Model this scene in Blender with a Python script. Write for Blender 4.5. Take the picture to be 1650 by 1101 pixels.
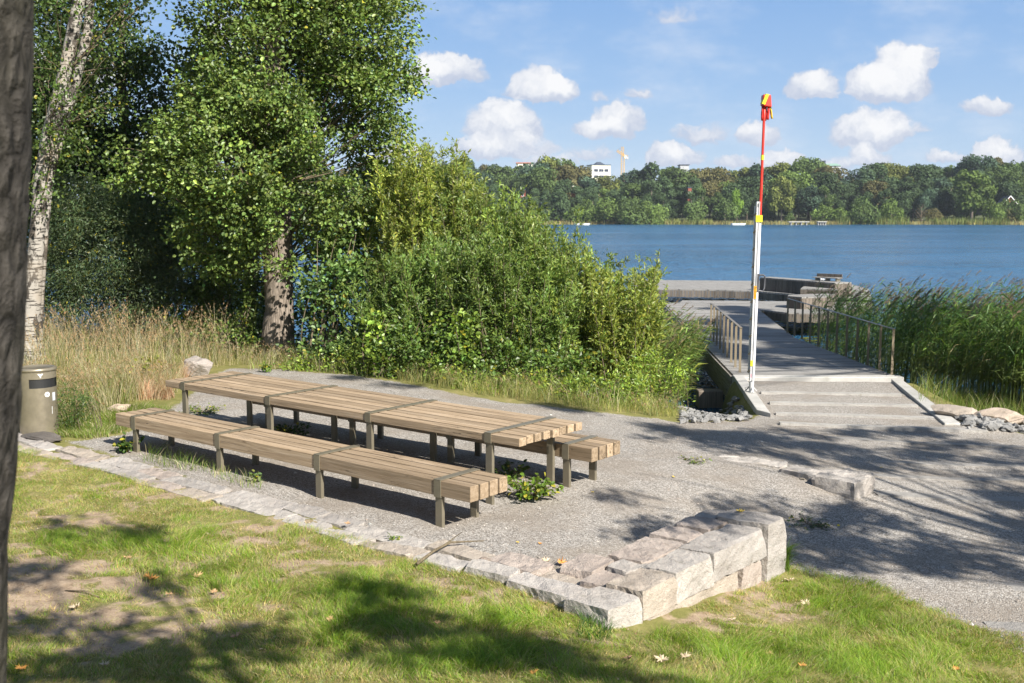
import bpy, math, random
import numpy as np
from mathutils import Vector, Matrix
random.seed(7); RNG = np.random.default_rng(11)
for o in list(bpy.data.objects): bpy.data.objects.remove(o)
SC = bpy.context.scene; COL = SC.collection
R = math.radians

# ------------------------------------------------------------------ camera
FPX = 1740.0; PITCH = math.atan((550.5-346)/FPX); CAMH = 2.95
cam_d = bpy.data.cameras.new('camera'); cam = bpy.data.objects.new('camera', cam_d); COL.objects.link(cam)
cam.location = (0, 0, CAMH); cam.rotation_euler = (math.pi/2-PITCH, 0, 0)
cam_d.sensor_width = 36; cam_d.lens = FPX/1650*36; cam_d.clip_start = .1; cam_d.clip_end = 6000
cam_d.dof.use_dof = True; cam_d.dof.focus_distance = 13; cam_d.dof.aperture_fstop = 5.0
SC.camera = cam
SC.view_settings.view_transform = 'Standard'; SC.view_settings.look = 'None'
SC.view_settings.gamma = 1; EX = 1.05; SC.view_settings.exposure = EX

# ------------------------------------------------------------------ sun and sky
SUN_EL = R(37); SH = Vector((.62, -.785)).normalized()
SUNV = Vector((SH.x*math.cos(SUN_EL), SH.y*math.cos(SUN_EL), math.sin(SUN_EL)))
sd = bpy.data.lights.new('sun', 'SUN'); sd.energy = 5.0; sd.angle = R(.53); sd.color = (1, .95, .87)
so = bpy.data.objects.new('sun', sd); COL.objects.link(so)
so.rotation_euler = (-SUNV).to_track_quat('-Z', 'Y').to_euler(); so.location = (30, -40, 40)

class NT:
    """tiny node-tree helper"""
    def __init__(s, tree):
        s.t = tree; s.n = tree.nodes; s.l = tree.links; s.n.clear()
    def node(s, typ, **kw):
        nd = s.n.new(typ)
        for k, v in kw.items(): setattr(nd, k, v)
        return nd
    def put(s, sock, v):
        if v is None: return
        if isinstance(v, bpy.types.NodeSocket): s.l.new(v, sock)
        else:
            if hasattr(sock.default_value, '__len__') and not hasattr(v, '__len__'): v = (v,)*len(sock.default_value)
            if hasattr(sock.default_value, '__len__') and len(sock.default_value) == 4 and len(v) == 3: v = (*v, 1)
            sock.default_value = v
    def m(s, op, a, b=None, c=None, clamp=False):
        nd = s.node('ShaderNodeMath', operation=op, use_clamp=clamp)
        s.put(nd.inputs[0], a); s.put(nd.inputs[1], b)
        if c is not None: s.put(nd.inputs[2], c)
        return nd.outputs[0]
    def vm(s, op, a, b=None, out=0):
        nd = s.node('ShaderNodeVectorMath', operation=op)
        s.put(nd.inputs[0], a)
        if b is not None: s.put(nd.inputs[1], b)
        return nd.outputs[out]
    def noise(s, vec, scale, detail=3, rough=.55, dist=0, out=0, dim='3D'):
        nd = s.node('ShaderNodeTexNoise', noise_dimensions=dim)
        if vec is not None: s.put(nd.inputs['Vector'], vec)
        nd.inputs['Scale'].default_value = scale; nd.inputs['Detail'].default_value = detail
        nd.inputs['Roughness'].default_value = rough; nd.inputs['Distortion'].default_value = dist
        return nd.outputs[out]
    def vor(s, vec, scale, feature='F1', out='Distance', rnd=1):
        nd = s.node('ShaderNodeTexVoronoi', feature=feature)
        if vec is not None: s.put(nd.inputs['Vector'], vec)
        nd.inputs['Scale'].default_value = scale; nd.inputs['Randomness'].default_value = rnd
        return nd.outputs[out]
    def ramp(s, f, stops, interp='LINEAR'):
        nd = s.node('ShaderNodeValToRGB'); s.put(nd.inputs[0], f); e = nd.color_ramp.elements
        nd.color_ramp.interpolation = interp
        while len(e) < len(stops): e.new(.5)
        for q, (p, c) in zip(e, stops):
            q.position = p; q.color = (*c, 1) if hasattr(c, '__len__') else (c, c, c, 1)
        return nd.outputs[0]
    def mix(s, f, a, b, mode='MIX'):
        nd = s.node('ShaderNodeMix', data_type='RGBA', blend_type=mode)
        s.put(nd.inputs[0], f); s.put(nd.inputs[6], a); s.put(nd.inputs[7], b)
        return nd.outputs[2]
    def rng(s, v, a, b, c=0, d=1, smooth=True):
        nd = s.node('ShaderNodeMapRange', interpolation_type='SMOOTHSTEP' if smooth else 'LINEAR')
        for i, q in enumerate((v, a, b, c, d)): s.put(nd.inputs[i], q)
        return nd.outputs[0]
    def coord(s, which='Object', scale=None, loc=None):
        o = s.node('ShaderNodeTexCoord').outputs[which]
        if scale is not None: o = s.vm('MULTIPLY', o, scale)
        if loc is not None: o = s.vm('ADD', o, loc)
        return o
    def attr(s, name, out='Color'):
        return s.node('ShaderNodeAttribute', attribute_name=name).outputs[out]
    def bump(s, h, strength=.5, dist=.02, normal=None):
        nd = s.node('ShaderNodeBump'); s.put(nd.inputs['Height'], h)
        nd.inputs['Strength'].default_value = strength; nd.inputs['Distance'].default_value = dist
        if normal is not None: s.put(nd.inputs['Normal'], normal)
        return nd.outputs[0]
    def bsdf(s, **kw):
        nd = s.node('ShaderNodeBsdfPrincipled')
        for k, v in kw.items(): s.put(nd.inputs[k.replace('_', ' ')], v)
        return nd.outputs[0]
    def out(s, sh): s.l.new(sh, s.node('ShaderNodeOutputMaterial').inputs[0])

def mat(name):
    m = bpy.data.materials.new(name); m.use_nodes = True
    return m, NT(m.node_tree)

# world: physical sky with a few fair-weather cumulus laid out by compass direction and height
W = bpy.data.worlds.new('World'); SC.world = W; W.use_nodes = True
t = NT(W.node_tree)
sky = t.node('ShaderNodeTexSky', sky_type='NISHITA', sun_disc=False)
sky.sun_elevation = SUN_EL; sky.sun_rotation = math.atan2(SH.x, SH.y)
sky.air_density = 1.0; sky.dust_density = .35; sky.ozone_density = 2.2; sky.altitude = 20
SKYS = .055; K_ = 1/(SKYS*2**EX)
gen = t.node('ShaderNodeTexCoord').outputs['Generated']
sep = t.node('ShaderNodeSeparateXYZ'); t.put(sep.inputs[0], gen)
ay = t.m('MAXIMUM', t.m('ABSOLUTE', sep.outputs[1]), .05)
U = t.m('MULTIPLY', t.m('DIVIDE', sep.outputs[0], ay), 17.40)      # tangent of bearing and height, x17.4
V = t.m('MULTIPLY', t.m('DIVIDE', sep.outputs[2], ay), 17.40)
cb = t.node('ShaderNodeCombineXYZ'); t.put(cb.inputs[0], U); t.put(cb.inputs[1], V)
Q = cb.outputs[0]
w1 = t.vm('SUBTRACT', t.noise(Q, 1.5, 3, .5, out=1), (.5, .5, .5))
w2 = t.vm('SUBTRACT', t.noise(Q, 5.0, 5, .62, out=1), (.5, .5, .5))
Qw = t.vm('ADD', t.vm('ADD', Q, t.vm('MULTIPLY', w1, (.55, .42, 0))), t.vm('MULTIPLY', w2, (.26, .24, 0)))
sq = t.node('ShaderNodeSeparateXYZ'); t.put(sq.inputs[0], Qw)
clouds = [(722,112,60,28,1),(700,114,34,16,.7),(872,142,64,28,1),(905,140,34,20,.8),(812,200,62,46,1),(770,240,44,24,.8),(835,238,64,22,.55),(990,197,50,34,.9),(955,205,40,16,.6),
          (1082,250,46,24,1),(1298,142,40,26,1),(1440,122,50,46,1.1),(1395,140,50,32,1),(1470,100,26,26,1),(1395,208,70,38,1),(1215,214,34,24,.8),(1440,210,56,14,.4),
          (1570,170,44,18,.7),(1600,246,46,28,1),(1125,212,52,20,.5),(1250,258,40,18,.8),(1395,252,40,22,.75),(1025,152,28,14,.4),(1520,252,40,14,.6),
          (950,248,60,16,.35),(1080,32,40,16,.25),(1180,262,60,12,.45),(640,250,60,20,.6),(880,262,60,14,.45),(1330,262,60,14,.45),(965,158,20,10,.25),
          (1750,150,80,40,1),(1900,90,90,40,1),(1840,230,70,30,.9),(2100,190,90,50,1),(380,60,60,30,.6),(120,120,90,50,1),(-150,60,100,50,1),(-300,200,100,40,1),(500,200,60,30,.7)]
D = None; SHD = None
for cx, cy, rx, ry, w in clouds:
    u0 = (cx-825)/100; v0 = (346-cy)/100 - ry/100*.35
    du = t.m('DIVIDE', t.m('SUBTRACT', sq.outputs[0], u0), rx/100*1.12)
    dv0 = t.m('SUBTRACT', sq.outputs[1], v0)
    dv = t.m('MAXIMUM', t.m('DIVIDE', dv0, ry/100*1.35), t.m('DIVIDE', dv0, -ry/100*.62))
    r2 = t.m('ADD', t.m('MULTIPLY', du, du), t.m('MULTIPLY', dv, dv))
    g = t.m('MULTIPLY', t.m('SUBTRACT', 1, r2, clamp=True), w)
    sh = t.m('MULTIPLY', g, t.m('ADD', t.m('DIVIDE', dv0, ry/100), .5))
    D = g if D is None else t.m('MAXIMUM', D, g)
    SHD = sh if SHD is None else t.m('ADD', SHD, sh)
fine = t.noise(Qw, 4.5, 7, .62)
Dn = t.m('ADD', D, t.m('MULTIPLY', t.m('SUBTRACT', fine, .5), .75))
alpha = t.m('MULTIPLY', t.rng(Dn, .0, .42), t.rng(D, 0, .22))
haz = t.m('MULTIPLY', t.rng(t.noise(t.vm('MULTIPLY', Q, (1, 2.2, 1)), .55, 5, .6), .42, .78), .42)
shade = t.rng(t.m('ADD', SHD, t.m('MULTIPLY', t.m('SUBTRACT', fine, .5), 1.6)), -.12, 1.1)
ccol = t.mix(shade, (.56*K_, .62*K_, .76*K_), (.98*K_, .98*K_, .99*K_))
up = t.rng(sep.outputs[2], 0.004, .03)
low = t.ramp(t.m('MULTIPLY', sep.outputs[2], 2.5), [(0, (.60, .735, .91)), (.1, (.50, .67, .90)), (.28, (.36, .56, .875)), (.5, (.25, .46, .83)), (1, (.16, .33, .68))])
hz = t.mix(t.rng(sep.outputs[2], .2, .6, .85, 0), sky.outputs[0], t.mix(1, low, (K_, K_, K_), 'MULTIPLY'))
c1 = t.mix(haz, hz, (.80*K_, .85*K_, .94*K_))
c2 = t.mix(t.m('MULTIPLY', alpha, .97), c1, ccol)
bg = t.node('ShaderNodeBackground'); t.put(bg.inputs[0], c2); bg.inputs[1].default_value = SKYS
t.l.new(bg.outputs[0], t.node('ShaderNodeOutputWorld').inputs[0])

# ------------------------------------------------------------------ helpers
_c, _s = math.cos(PITCH), math.sin(PITCH)
def _ray(px, py):
    u = (px-825)/FPX; v = (550.5-py)/FPX
    return u, _c+v*_s, -_s+v*_c
def at(px, py, z=0.0):                      # point of height z seen at a pixel of the photograph
    d = _ray(px, py); k = (z-CAMH)/d[2]; return Vector((d[0]*k, d[1]*k, z))
def aty(px, py, Y):                         # point at distance Y seen at a pixel
    d = _ray(px, py); k = Y/d[1]; return Vector((d[0]*k, Y, CAMH+d[2]*k))
def to_px(p):
    z = p[2]-CAMH; d = p[1]*_c-z*_s; u = z*_c+p[1]*_s
    return 825+FPX*p[0]/d, 550.5-FPX*u/d

def tag(o, label=None, cat=None, group=None, kind=None):
    if label: o['label'] = label
    if cat: o['category'] = cat
    if group: o['group'] = group
    if kind: o['kind'] = kind
    return o
def empty(name, loc=(0, 0, 0), rz=0, label=None, cat=None, group=None):
    o = bpy.data.objects.new(name, None); COL.objects.link(o); o.location = loc; o.rotation_euler = (0, 0, rz)
    o.empty_display_size = .2
    return tag(o, label, cat, group)
def copy_tree(o, parent=None):
    c = o.copy(); COL.objects.link(c); c.parent = parent
    for ch in list(o.children): copy_tree(ch, c)
    return c

class MB:
    """collects geometry, builds ONE mesh object"""
    def __init__(s): s.v = []; s.f = []; s.fc = []; s.n = 0; s.cur = (1, 1, 1)
    def add(s, verts, faces, col=None):
        verts = np.asarray(verts, float).reshape(-1, 3)
        for fa in faces if isinstance(faces, list) and faces and isinstance(faces[0], np.ndarray) else [None]:
            pass
        s.v.append(verts)
        if isinstance(faces, np.ndarray):
            s.f.append(faces+s.n); k = len(faces)
            c = np.ones((k, 3))*np.asarray(s.cur if col is None else col); s.fc.append(c)
        else:
            by = {}
            for fa in faces: by.setdefault(len(fa), []).append(fa)
            for q in by.values():
                a = np.array(q, int); s.f.append(a+s.n)
                s.fc.append(np.ones((len(a), 3))*np.asarray(s.cur if col is None else col))
        s.n += len(verts); return s
    def box(s, x0, x1, y0, y1, z0, z1, bev=0, M=None, col=None):
        if bev <= 0:
            v = np.array([(x, y, z) for z in (z0, z1) for y in (y0, y1) for x in (x0, x1)], float)
            f = [(0, 2, 3, 1), (4, 5, 7, 6), (0, 1, 5, 4), (2, 6, 7, 3), (0, 4, 6, 2), (1, 3, 7, 5)]
        else:
            b = bev; v = []; 
            for sx, X in ((1, x0), (-1, x1)):
                for sy, Y in ((1, y0), (-1, y1)):
                    for sz, Z in ((1, z0), (-1, z1)):
                        v += [(X, Y+sy*b, Z+sz*b), (X+sx*b, Y, Z+sz*b), (X+sx*b, Y+sy*b, Z)]
            def i(a, b_, c, k): return (a*4+b_*2+c)*3+k
            f = []
            f += [(i(0,0,0,0), i(0,0,1,0), i(0,1,1,0), i(0,1,0,0)), (i(1,0,0,0), i(1,1,0,0), i(1,1,1,0), i(1,0,1,0))]
            f += [(i(0,0,0,1), i(1,0,0,1), i(1,0,1,1), i(0,0,1,1)), (i(0,1,0,1), i(0,1,1,1), i(1,1,1,1), i(1,1,0,1))]
            f += [(i(0,0,0,2), i(0,1,0,2), i(1,1,0,2), i(1,0,0,2)), (i(0,0,1,2), i(1,0,1,2), i(1,1,1,2), i(0,1,1,2))]
            for a in (0, 1):
                for b_ in (0, 1):
                    f.append((i(a,b_,0,0), i(a,b_,1,0), i(a,b_,1,1), i(a,b_,0,1)) if (a+b_)%2 == 0 else (i(a,b_,0,1), i(a,b_,1,1), i(a,b_,1,0), i(a,b_,0,0)))
                    f.append((i(a,0,b_,0), i(a,1,b_,0), i(a,1,b_,2), i(a,0,b_,2)) if (a+b_)%2 == 1 else (i(a,0,b_,2), i(a,1,b_,2), i(a,1,b_,0), i(a,0,b_,0)))
                    f.append((i(0,a,b_,1), i(1,a,b_,1), i(1,a,b_,2), i(0,a,b_,2)) if (a+b_)%2 == 0 else (i(0,a,b_,2), i(1,a,b_,2), i(1,a,b_,1), i(0,a,b_,1)))
            for a in (0, 1):
                for b_ in (0, 1):
                    for c in (0, 1):
                        q = (i(a,b_,c,0), i(a,b_,c,1), i(a,b_,c,2)); f.append(q if (a+b_+c)%2 == 0 else q[::-1])
            v = np.array(v, float)
        if M is not None: v = np.array([tuple(M @ Vector(p)) for p in v])
        return s.add(v, f, col)
    def tube(s, pts, rad, sides=8, cap=True, col=None, wob=0):
        pts = [Vector(p) for p in pts]; n = len(pts)
        if not hasattr(rad, '__len__'): rad = [rad]*n
        V = []; up = Vector((0, 0, 1))
        prev = None
        for k, p in enumerate(pts):
            d = (pts[min(k+1, n-1)]-pts[max(k-1, 0)]).normalized()
            if prev is None:
                a = d.cross(Vector((.3, 1, .2)) if abs(d.z) > .7 else up).normalized()
            else: a = (prev - d*prev.dot(d)).normalized()
            prev = a; b = d.cross(a)
            for j in range(sides):
                th = 2*math.pi*j/sides; rr = rad[k]*(1+wob*random.uniform(-1, 1))
                V.append(p+(a*math.cos(th)+b*math.sin(th))*rr)
        F = [(k*sides+j, k*sides+(j+1)%sides, (k+1)*sides+(j+1)%sides, (k+1)*sides+j) for k in range(n-1) for j in range(sides)]
        if cap: F += [tuple(range(sides))[::-1], tuple((n-1)*sides+j for j in range(sides))]
        return s.add([tuple(q) for q in V], F, col)
    def lathe(s, prof, sides=32, c=(0, 0), col=None):
        V = [(c[0]+r*math.cos(2*math.pi*j/sides), c[1]+r*math.sin(2*math.pi*j/sides), z) for r, z in prof for j in range(sides)]
        F = [(k*sides+j, k*sides+(j+1)%sides, (k+1)*sides+(j+1)%sides, (k+1)*sides+j) for k in range(len(prof)-1) for j in range(sides)]
        F += [tuple(range(sides))[::-1], tuple((len(prof)-1)*sides+j for j in range(sides))]
        return s.add(V, F, col)
    def prism(s, poly, z0, z1, col=None):      # poly CCW in xy
        n = len(poly); V = [(p[0], p[1], z0) for p in poly]+[(p[0], p[1], z1) for p in poly]
        F = [tuple(range(n))[::-1], tuple(range(n, 2*n))]+[(i, (i+1)%n, n+(i+1)%n, n+i) for i in range(n)]
        return s.add(V, F, col)
    def build(s, name, material, parent=None, smooth=False, loc=None):
        me = bpy.data.meshes.new(name)
        V = np.concatenate(s.v) if s.v else np.zeros((0, 3))
        if loc is not None: V = V-np.array(tuple(loc))
        me.vertices.add(len(V)); me.vertices.foreach_set('co', V.astype(np.float32).ravel())
        nl = sum(a.size for a in s.f); npoly = sum(len(a) for a in s.f)
        me.loops.add(nl); me.polygons.add(npoly)
        me.loops.foreach_set('vertex_index', np.concatenate([a.ravel() for a in s.f]).astype(np.int32))
        tot = np.concatenate([np.full(len(a), a.shape[1]) for a in s.f]); st = np.concatenate([[0], np.cumsum(tot)[:-1]])
        me.polygons.foreach_set('loop_start', st.astype(np.int32))
        me.polygons.foreach_set('use_smooth', np.full(npoly, smooth))
        me.update(calc_edges=True)
        C = np.concatenate(s.fc); at_ = me.attributes.new('col', 'FLOAT_COLOR', 'FACE')
        at_.data.foreach_set('color', np.concatenate([C, np.ones((len(C), 1))], 1).astype(np.float32).ravel())
        me.materials.append(material)
        o = bpy.data.objects.new(name, me); COL.objects.link(o)
        if loc is not None: o.location = tuple(loc)
        if parent is not None: o.parent = parent
        return o

def unit(a): return a/np.maximum(np.linalg.norm(a, axis=1, keepdims=True), 1e-9)
def leaves(mb, P, A, N, L, Wd, C, six=False, fold=.12, droop=.1):
    P = np.asarray(P); n = len(P); A = unit(A); S = unit(np.cross(A, N)); N = np.cross(S, A)
    L = (np.ones(n)*L)[:, None]; Wd = (np.ones(n)*Wd)[:, None]
    if six:
        vs = [P, P+A*L*.3+S*Wd*.42+N*Wd*fold, P+A*L*.72+S*Wd*.4+N*Wd*fold-N*L*droop*.4, P+A*L-N*L*droop, P+A*L*.72-S*Wd*.4+N*Wd*fold-N*L*droop*.4, P+A*L*.3-S*Wd*.42+N*Wd*fold]
        V = np.stack(vs, 1).reshape(-1, 3); b = np.arange(n)[:, None]*6
        F = np.concatenate([b+[0, 1, 2, 3], b+[0, 3, 4, 5]]); CC = np.concatenate([C, C])
    else:
        vs = [P, P+A*L*.45+S*Wd*.5+N*Wd*fold, P+A*L-N*L*droop, P+A*L*.45-S*Wd*.5+N*Wd*fold]
        V = np.stack(vs, 1).reshape(-1, 3); F = np.arange(n)[:, None]*4+np.array([0, 1, 2, 3]); CC = C
    mb.v.append(V); mb.f.append(F+mb.n); mb.fc.append(CC); mb.n += len(V)
def blades(mb, P, H, lean, Wd, C, seg=2):
    """grass blades; lean = horizontal vector of the tip offset"""
    n = len(P); th = RNG.uniform(0, 2*np.pi, n); S = np.stack([np.cos(th), np.sin(th), np.zeros(n)], 1)
    H = (np.ones(n)*H)[:, None]; Wd = (np.ones(n)*Wd)[:, None]; lean3 = np.concatenate([lean, np.zeros((n, 1))], 1)
    Z = np.array([[0, 0, 1.]]); vs = []
    for k in range(seg):
        q = k/seg; c = P+Z*H*(q*(1-.15*q))+lean3*q*q; w = Wd*(1-.6*q)*.5
        vs += [c-S*w, c+S*w]
    vs.append(P+Z*H*.85+lean3)
    V = np.stack(vs, 1).reshape(-1, 3); m = 2*seg+1; b = np.arange(n)[:, None]*m
    for k in range(seg-1):
        F = b+np.array([2*k, 2*k+1, 2*k+3, 2*k+2]); mb.f.append(F+mb.n); mb.fc.append(C)
    F = b+np.array([2*seg-2, 2*seg-1, 2*seg]); mb.f.append(F+mb.n); mb.fc.append(C)
    mb.v.append(V); mb.n += len(V)
def colvar(n, base, vary=.25, alt=None, palt=.1, hue=.12):
    base = np.array(base); k = np.exp(RNG.normal(0, vary, n))[:, None]
    C = base[None]*k*(1+RNG.normal(0, hue, (n, 1))*np.array([[1, .15, -.4]]))
    if alt is not None:
        m = RNG.random(n) < palt; C[m] = np.array(alt)*k[m]
    return np.clip(C, .002, .9)

# ------------------------------------------------------------------ terrain height
CT = [  # pixel, height
 (0,1101,.22),(400,1101,.24),(825,1101,.15),(1250,1101,-.08),(1650,1101,-.25),(0,900,.14),(200,800,.06),(450,850,.04),(700,930,.02),(900,1000,-.04),
 (35,715,.02),(130,745,.02),(420,825,.0),(700,908,.0),(950,990,-.05),(1020,1014,-.11),(1100,990,-.2),(1210,945,-.36),(1260,930,-.38),(1400,980,-.38),(1650,1000,-.4),
 (1650,860,-.42),(1450,850,-.36),(1300,830,-.3),(1450,760,-.4),(1650,760,-.48),(1400,812,-.28),(1650,700,-.52),
 (100,703,0),(220,740,0),(560,838,0),(775,880,-.01),(930,915,0),(1000,890,-.06),(1080,860,-.14),(1130,840,-.18),
 (400,760,0),(700,840,0),(900,780,-.02),(1000,800,-.06),(1100,760,-.1),(1100,722,-.12),(1270,742,-.18),(1300,775,-.16),
 (600,690,-.02),(300,690,0),(800,700,-.04),(960,740,-.05),(1000,690,-.18),(1150,690,-.36),(1250,672,-.46),(1400,690,-.48),(1300,640,-.5),(1545,685,-.51),
 (500,600,-.12),(640,620,-.12),(800,650,-.18),(950,665,-.25),(1085,680,-.38),(370,592,-.1),(200,660,0),(65,698,0),(150,640,-.05),(20,640,-.05),(60,600,-.12),(250,600,-.15),(447,575,-.25),
 (700,600,-.35),(900,630,-.45),(1050,650,-.55),(1120,664,-.7),(560,560,-.6),(250,560,-.45),(30,560,-.4),
 (1560,668,-.72),(1600,650,-1.05),(1650,690,-.7),(1500,640,-1.2)]
cp = [(*at(a, b, z)[:2], z) for a, b, z in CT]
cp += [(-20, 18, -.1),(-20, 8, .5),(-8, 6, .5),(0, 0, 1.35),(-6, 0, 1.5),(6, 0, 1.0),(0, -8, 2.4),(14, -6, 1.2),(-14, -6, 3),(-25, -20, 5),(20, -20, 3),(-25, 0, 2.2),(12, 5, 0),(16, 12, -.3),(14, 18, -.6),(20, 5, 0),
       (40, 20, -.9),(40, 0, .3),(-40, 20, .1),(-40, 35, -.9),(0, -40, 5),(40, -40, 4),(-40, -40, 6),(4, 26, -1.7),(8, 26, -1.9),(-3, 27, -1.5),(-10, 30, -1.2),(-20, 28, -.8),(12, 24, -1.7),(16, 22, -1.35),(25, 26, -1.8)]
cp += [(4.55,22.7,-1.6),(4.45,21.6,-1.42),(4.38,20.4,-1.15),(4.3,19.4,-.9),(4.28,18.6,-.62),(4.0,22.2,-1.55),(3.6,21.2,-1.3),(3.5,19.9,-.95),(4.35,24.2,-1.8),(4.98,22.3,-.55),(4.95,20.6,-.5),(4.75,19,-.47),
       (6.5,22.2,-.55),(6.5,21.2,-.52),(8.0,22.1,-.56),(7.9,20,-.52),(8.75,22.3,-1.0),(8.6,20.5,-.85),(8.1,18.6,-.6)]
for x in range(-60, 61, 10): cp.append((x, 45, -2.9))
for x in range(-60, 61, 20): cp.append((x, 60, -3.2))
cp = np.array(cp); _n = len(cp)
_d = np.linalg.norm(cp[:, None, :2]-cp[None, :, :2], axis=2)
_A = np.zeros((_n+3, _n+3)); _A[:_n, :_n] = _d-np.eye(_n)*.06; _A[:_n, _n] = 1; _A[_n, :_n] = 1; _A[:_n, _n+1:] = cp[:, :2]; _A[_n+1:, :_n] = cp[:, :2].T
_w = np.linalg.solve(_A, np.concatenate([cp[:, 2], np.zeros(3)]))
def hgt(x, y):
    x = np.atleast_1d(np.asarray(x, float)); y = np.atleast_1d(np.asarray(y, float)); o = np.empty(x.shape).ravel(); xr = x.ravel(); yr = y.ravel()
    for i in range(0, len(xr), 20000):
        a = xr[i:i+20000]; b = yr[i:i+20000]
        dd = np.sqrt((a[:, None]-cp[None, :, 0])**2+(b[:, None]-cp[None, :, 1])**2)
        q = dd@_w[:_n]+_w[_n]+a*_w[_n+1]+b*_w[_n+2]
        k = np.clip(sdist(a, b, [(4.72, 22.5), (8.3, 22.3), (7.75, 17.2), (4.3, 17.7)])/.5+1, 0, 1); k = k*k*(3-2*k)*(b < 22.6)*(b > 16)
        o[i:i+20000] = q*(1-k)+(-.46-.08*(b-17.5)/5)*k
    return o.reshape(x.shape)
def h1(x, y): return float(hgt(x, y)[0])
def on(px, py):                              # ground point seen at a pixel
    z = 0.
    for _ in range(12):
        p = at(px, py, z); z = .5*z+.5*h1(p.x, p.y)
    return at(px, py, z)
def vnoise(x, y, sc, seed=0):                # smooth value noise
    r = np.random.default_rng(seed).random((64, 64)); X = np.asarray(x)/sc+100; Y = np.asarray(y)/sc+100
    i = np.floor(X).astype(int); j = np.floor(Y).astype(int); f = X-i; g = Y-j; f = f*f*(3-2*f); g = g*g*(3-2*g)
    a = r[i%64, j%64]; b = r[(i+1)%64, j%64]; c = r[i%64, (j+1)%64]; d = r[(i+1)%64, (j+1)%64]
    return (a*(1-f)+b*f)*(1-g)+(c*(1-f)+d*f)*g
def sdist(x, y, poly):                       # signed distance, positive inside
    x = np.asarray(x, float); y = np.asarray(y, float); dm = np.full(x.shape, 1e9); ins = np.zeros(x.shape, bool)
    for (x0, y0), (x1, y1) in zip(poly, poly[1:]+poly[:1]):
        ex, ey = x1-x0, y1-y0; k = np.clip(((x-x0)*ex+(y-y0)*ey)/(ex*ex+ey*ey+1e-9), 0, 1)
        dm = np.minimum(dm, np.hypot(x-x0-k*ex, y-y0-k*ey))
        ins ^= ((y0 > y) != (y1 > y)) & (x < (x1-x0)*(y-y0)/((y1-y0) or 1e-9)+x0)
    return np.where(ins, dm, -dm)
GP = [(110,712,0),(200,700,0),(255,675,0),(300,640,0),(345,606,-.1),(375,592,-.1),(440,594,-.1),(560,604,-.12),(640,616,-.14),(720,632,-.15),(800,646,-.18),(880,654,-.22),(960,666,-.27),(1060,674,-.35),(1090,680,-.38),(1190,679,-.45),(1222,668,-.46),
      (1190,606,-.5),(1445,606,-.5),(1548,684,-.51),(1650,700,-.52),(1900,740,-.5),(2300,900,-.4),(2200,1080,-.3),(1650,1062,-.4),(1590,1015,-.4),(1500,985,-.38),(1440,950,-.38),(1340,930,-.38),(1255,915,-.38),
      (1235,850,-.2),(1000,945,-.05),(800,905,0),(560,850,0),(420,815,0),(250,755,0)]
GPOLY = [tuple(at(a, b, c)[:2]) for a, b, c in GP]

# ------------------------------------------------------------------ materials
def simple(name, col, rough=.6, metal=0, bump=0, bscale=40, var=.15, vscale=6, spec=.5):
    m, n = mat(name); oc = n.coord('Object')
    v = n.rng(n.noise(oc, vscale, 4, .6), .25, .75, 1-var, 1+var)
    c = n.mix(1, (*col, 1), v, 'MULTIPLY')
    nrm = n.bump(n.noise(oc, bscale, 4, .6), 1, bump) if bump else None
    kw = dict(Base_Color=c, Roughness=rough, Metallic=metal, Specular_IOR_Level=spec)
    if nrm is not None: kw['Normal'] = nrm
    n.out(n.bsdf(**kw)); return m
def foliage(name, rough=.42, trans=.32, spec=.45, tint=(1.25, 1.35, .6)):
    m, n = mat(name); oi = n.node('ShaderNodeObjectInfo')
    c = n.mix(1, n.attr('col'), oi.outputs['Color'], 'MULTIPLY')
    b = n.bsdf(Base_Color=c, Roughness=rough, Specular_IOR_Level=spec)
    tr = n.node('ShaderNodeBsdfTranslucent'); n.put(tr.inputs[0], n.mix(1, c, (*tint, 1), 'MULTIPLY'))
    mx = n.node('ShaderNodeMixShader'); mx.inputs[0].default_value = trans
    n.l.new(b, mx.inputs[1]); n.l.new(tr.outputs[0], mx.inputs[2]); n.out(mx.outputs[0]); return m
M_leaf = foliage('leaf'); M_leafglossy = foliage('alder_leaf', .48, .26, .5); M_grass = foliage('grass_blade', .5, .38, .35)
M_dry = foliage('dry_grass', .7, .3, .15, (1.15, 1.05, .8)); M_far = foliage('far_leaf', .7, .15, .15)
def bark(name, c1, c2, sz=(14, 14, 3), depth=.02):
    m, n = mat(name); oc = n.coord('Object', sz)
    a = n.noise(oc, 1.0, 6, .68, .6); b = n.vor(oc, 1.3, 'DISTANCE_TO_EDGE')
    f = n.m('ADD', n.m('MULTIPLY', a, .75), n.m('MULTIPLY', b, .6))
    c = n.ramp(f, [(.25, c1), (.5, [(x+y)/2 for x, y in zip(c1, c2)]), (.75, c2)])
    c = n.mix(n.rng(n.noise(n.coord('Object'), 2.5, 3), .45, .7, 0, .35), c, (*[x*.6+.03 for x in c2[:2]], c2[2]*.7, 1))
    n.out(n.bsdf(Base_Color=c, Roughness=.9, Specular_IOR_Level=.15, Normal=n.bump(f, 1, depth))); return m
M_bark = bark('alder_bark', (.07, .055, .042), (.36, .30, .245))
M_bark2 = bark('shaded_grey_bark', (.010, .009, .008), (.095, .085, .075), (14, 14, 8), .06)  # bark held dark, so the near trunk's shade is part of its colour
M_twig = bark('twig_bark', (.07, .055, .035), (.22, .18, .12), (20, 20, 5), .002)
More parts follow.
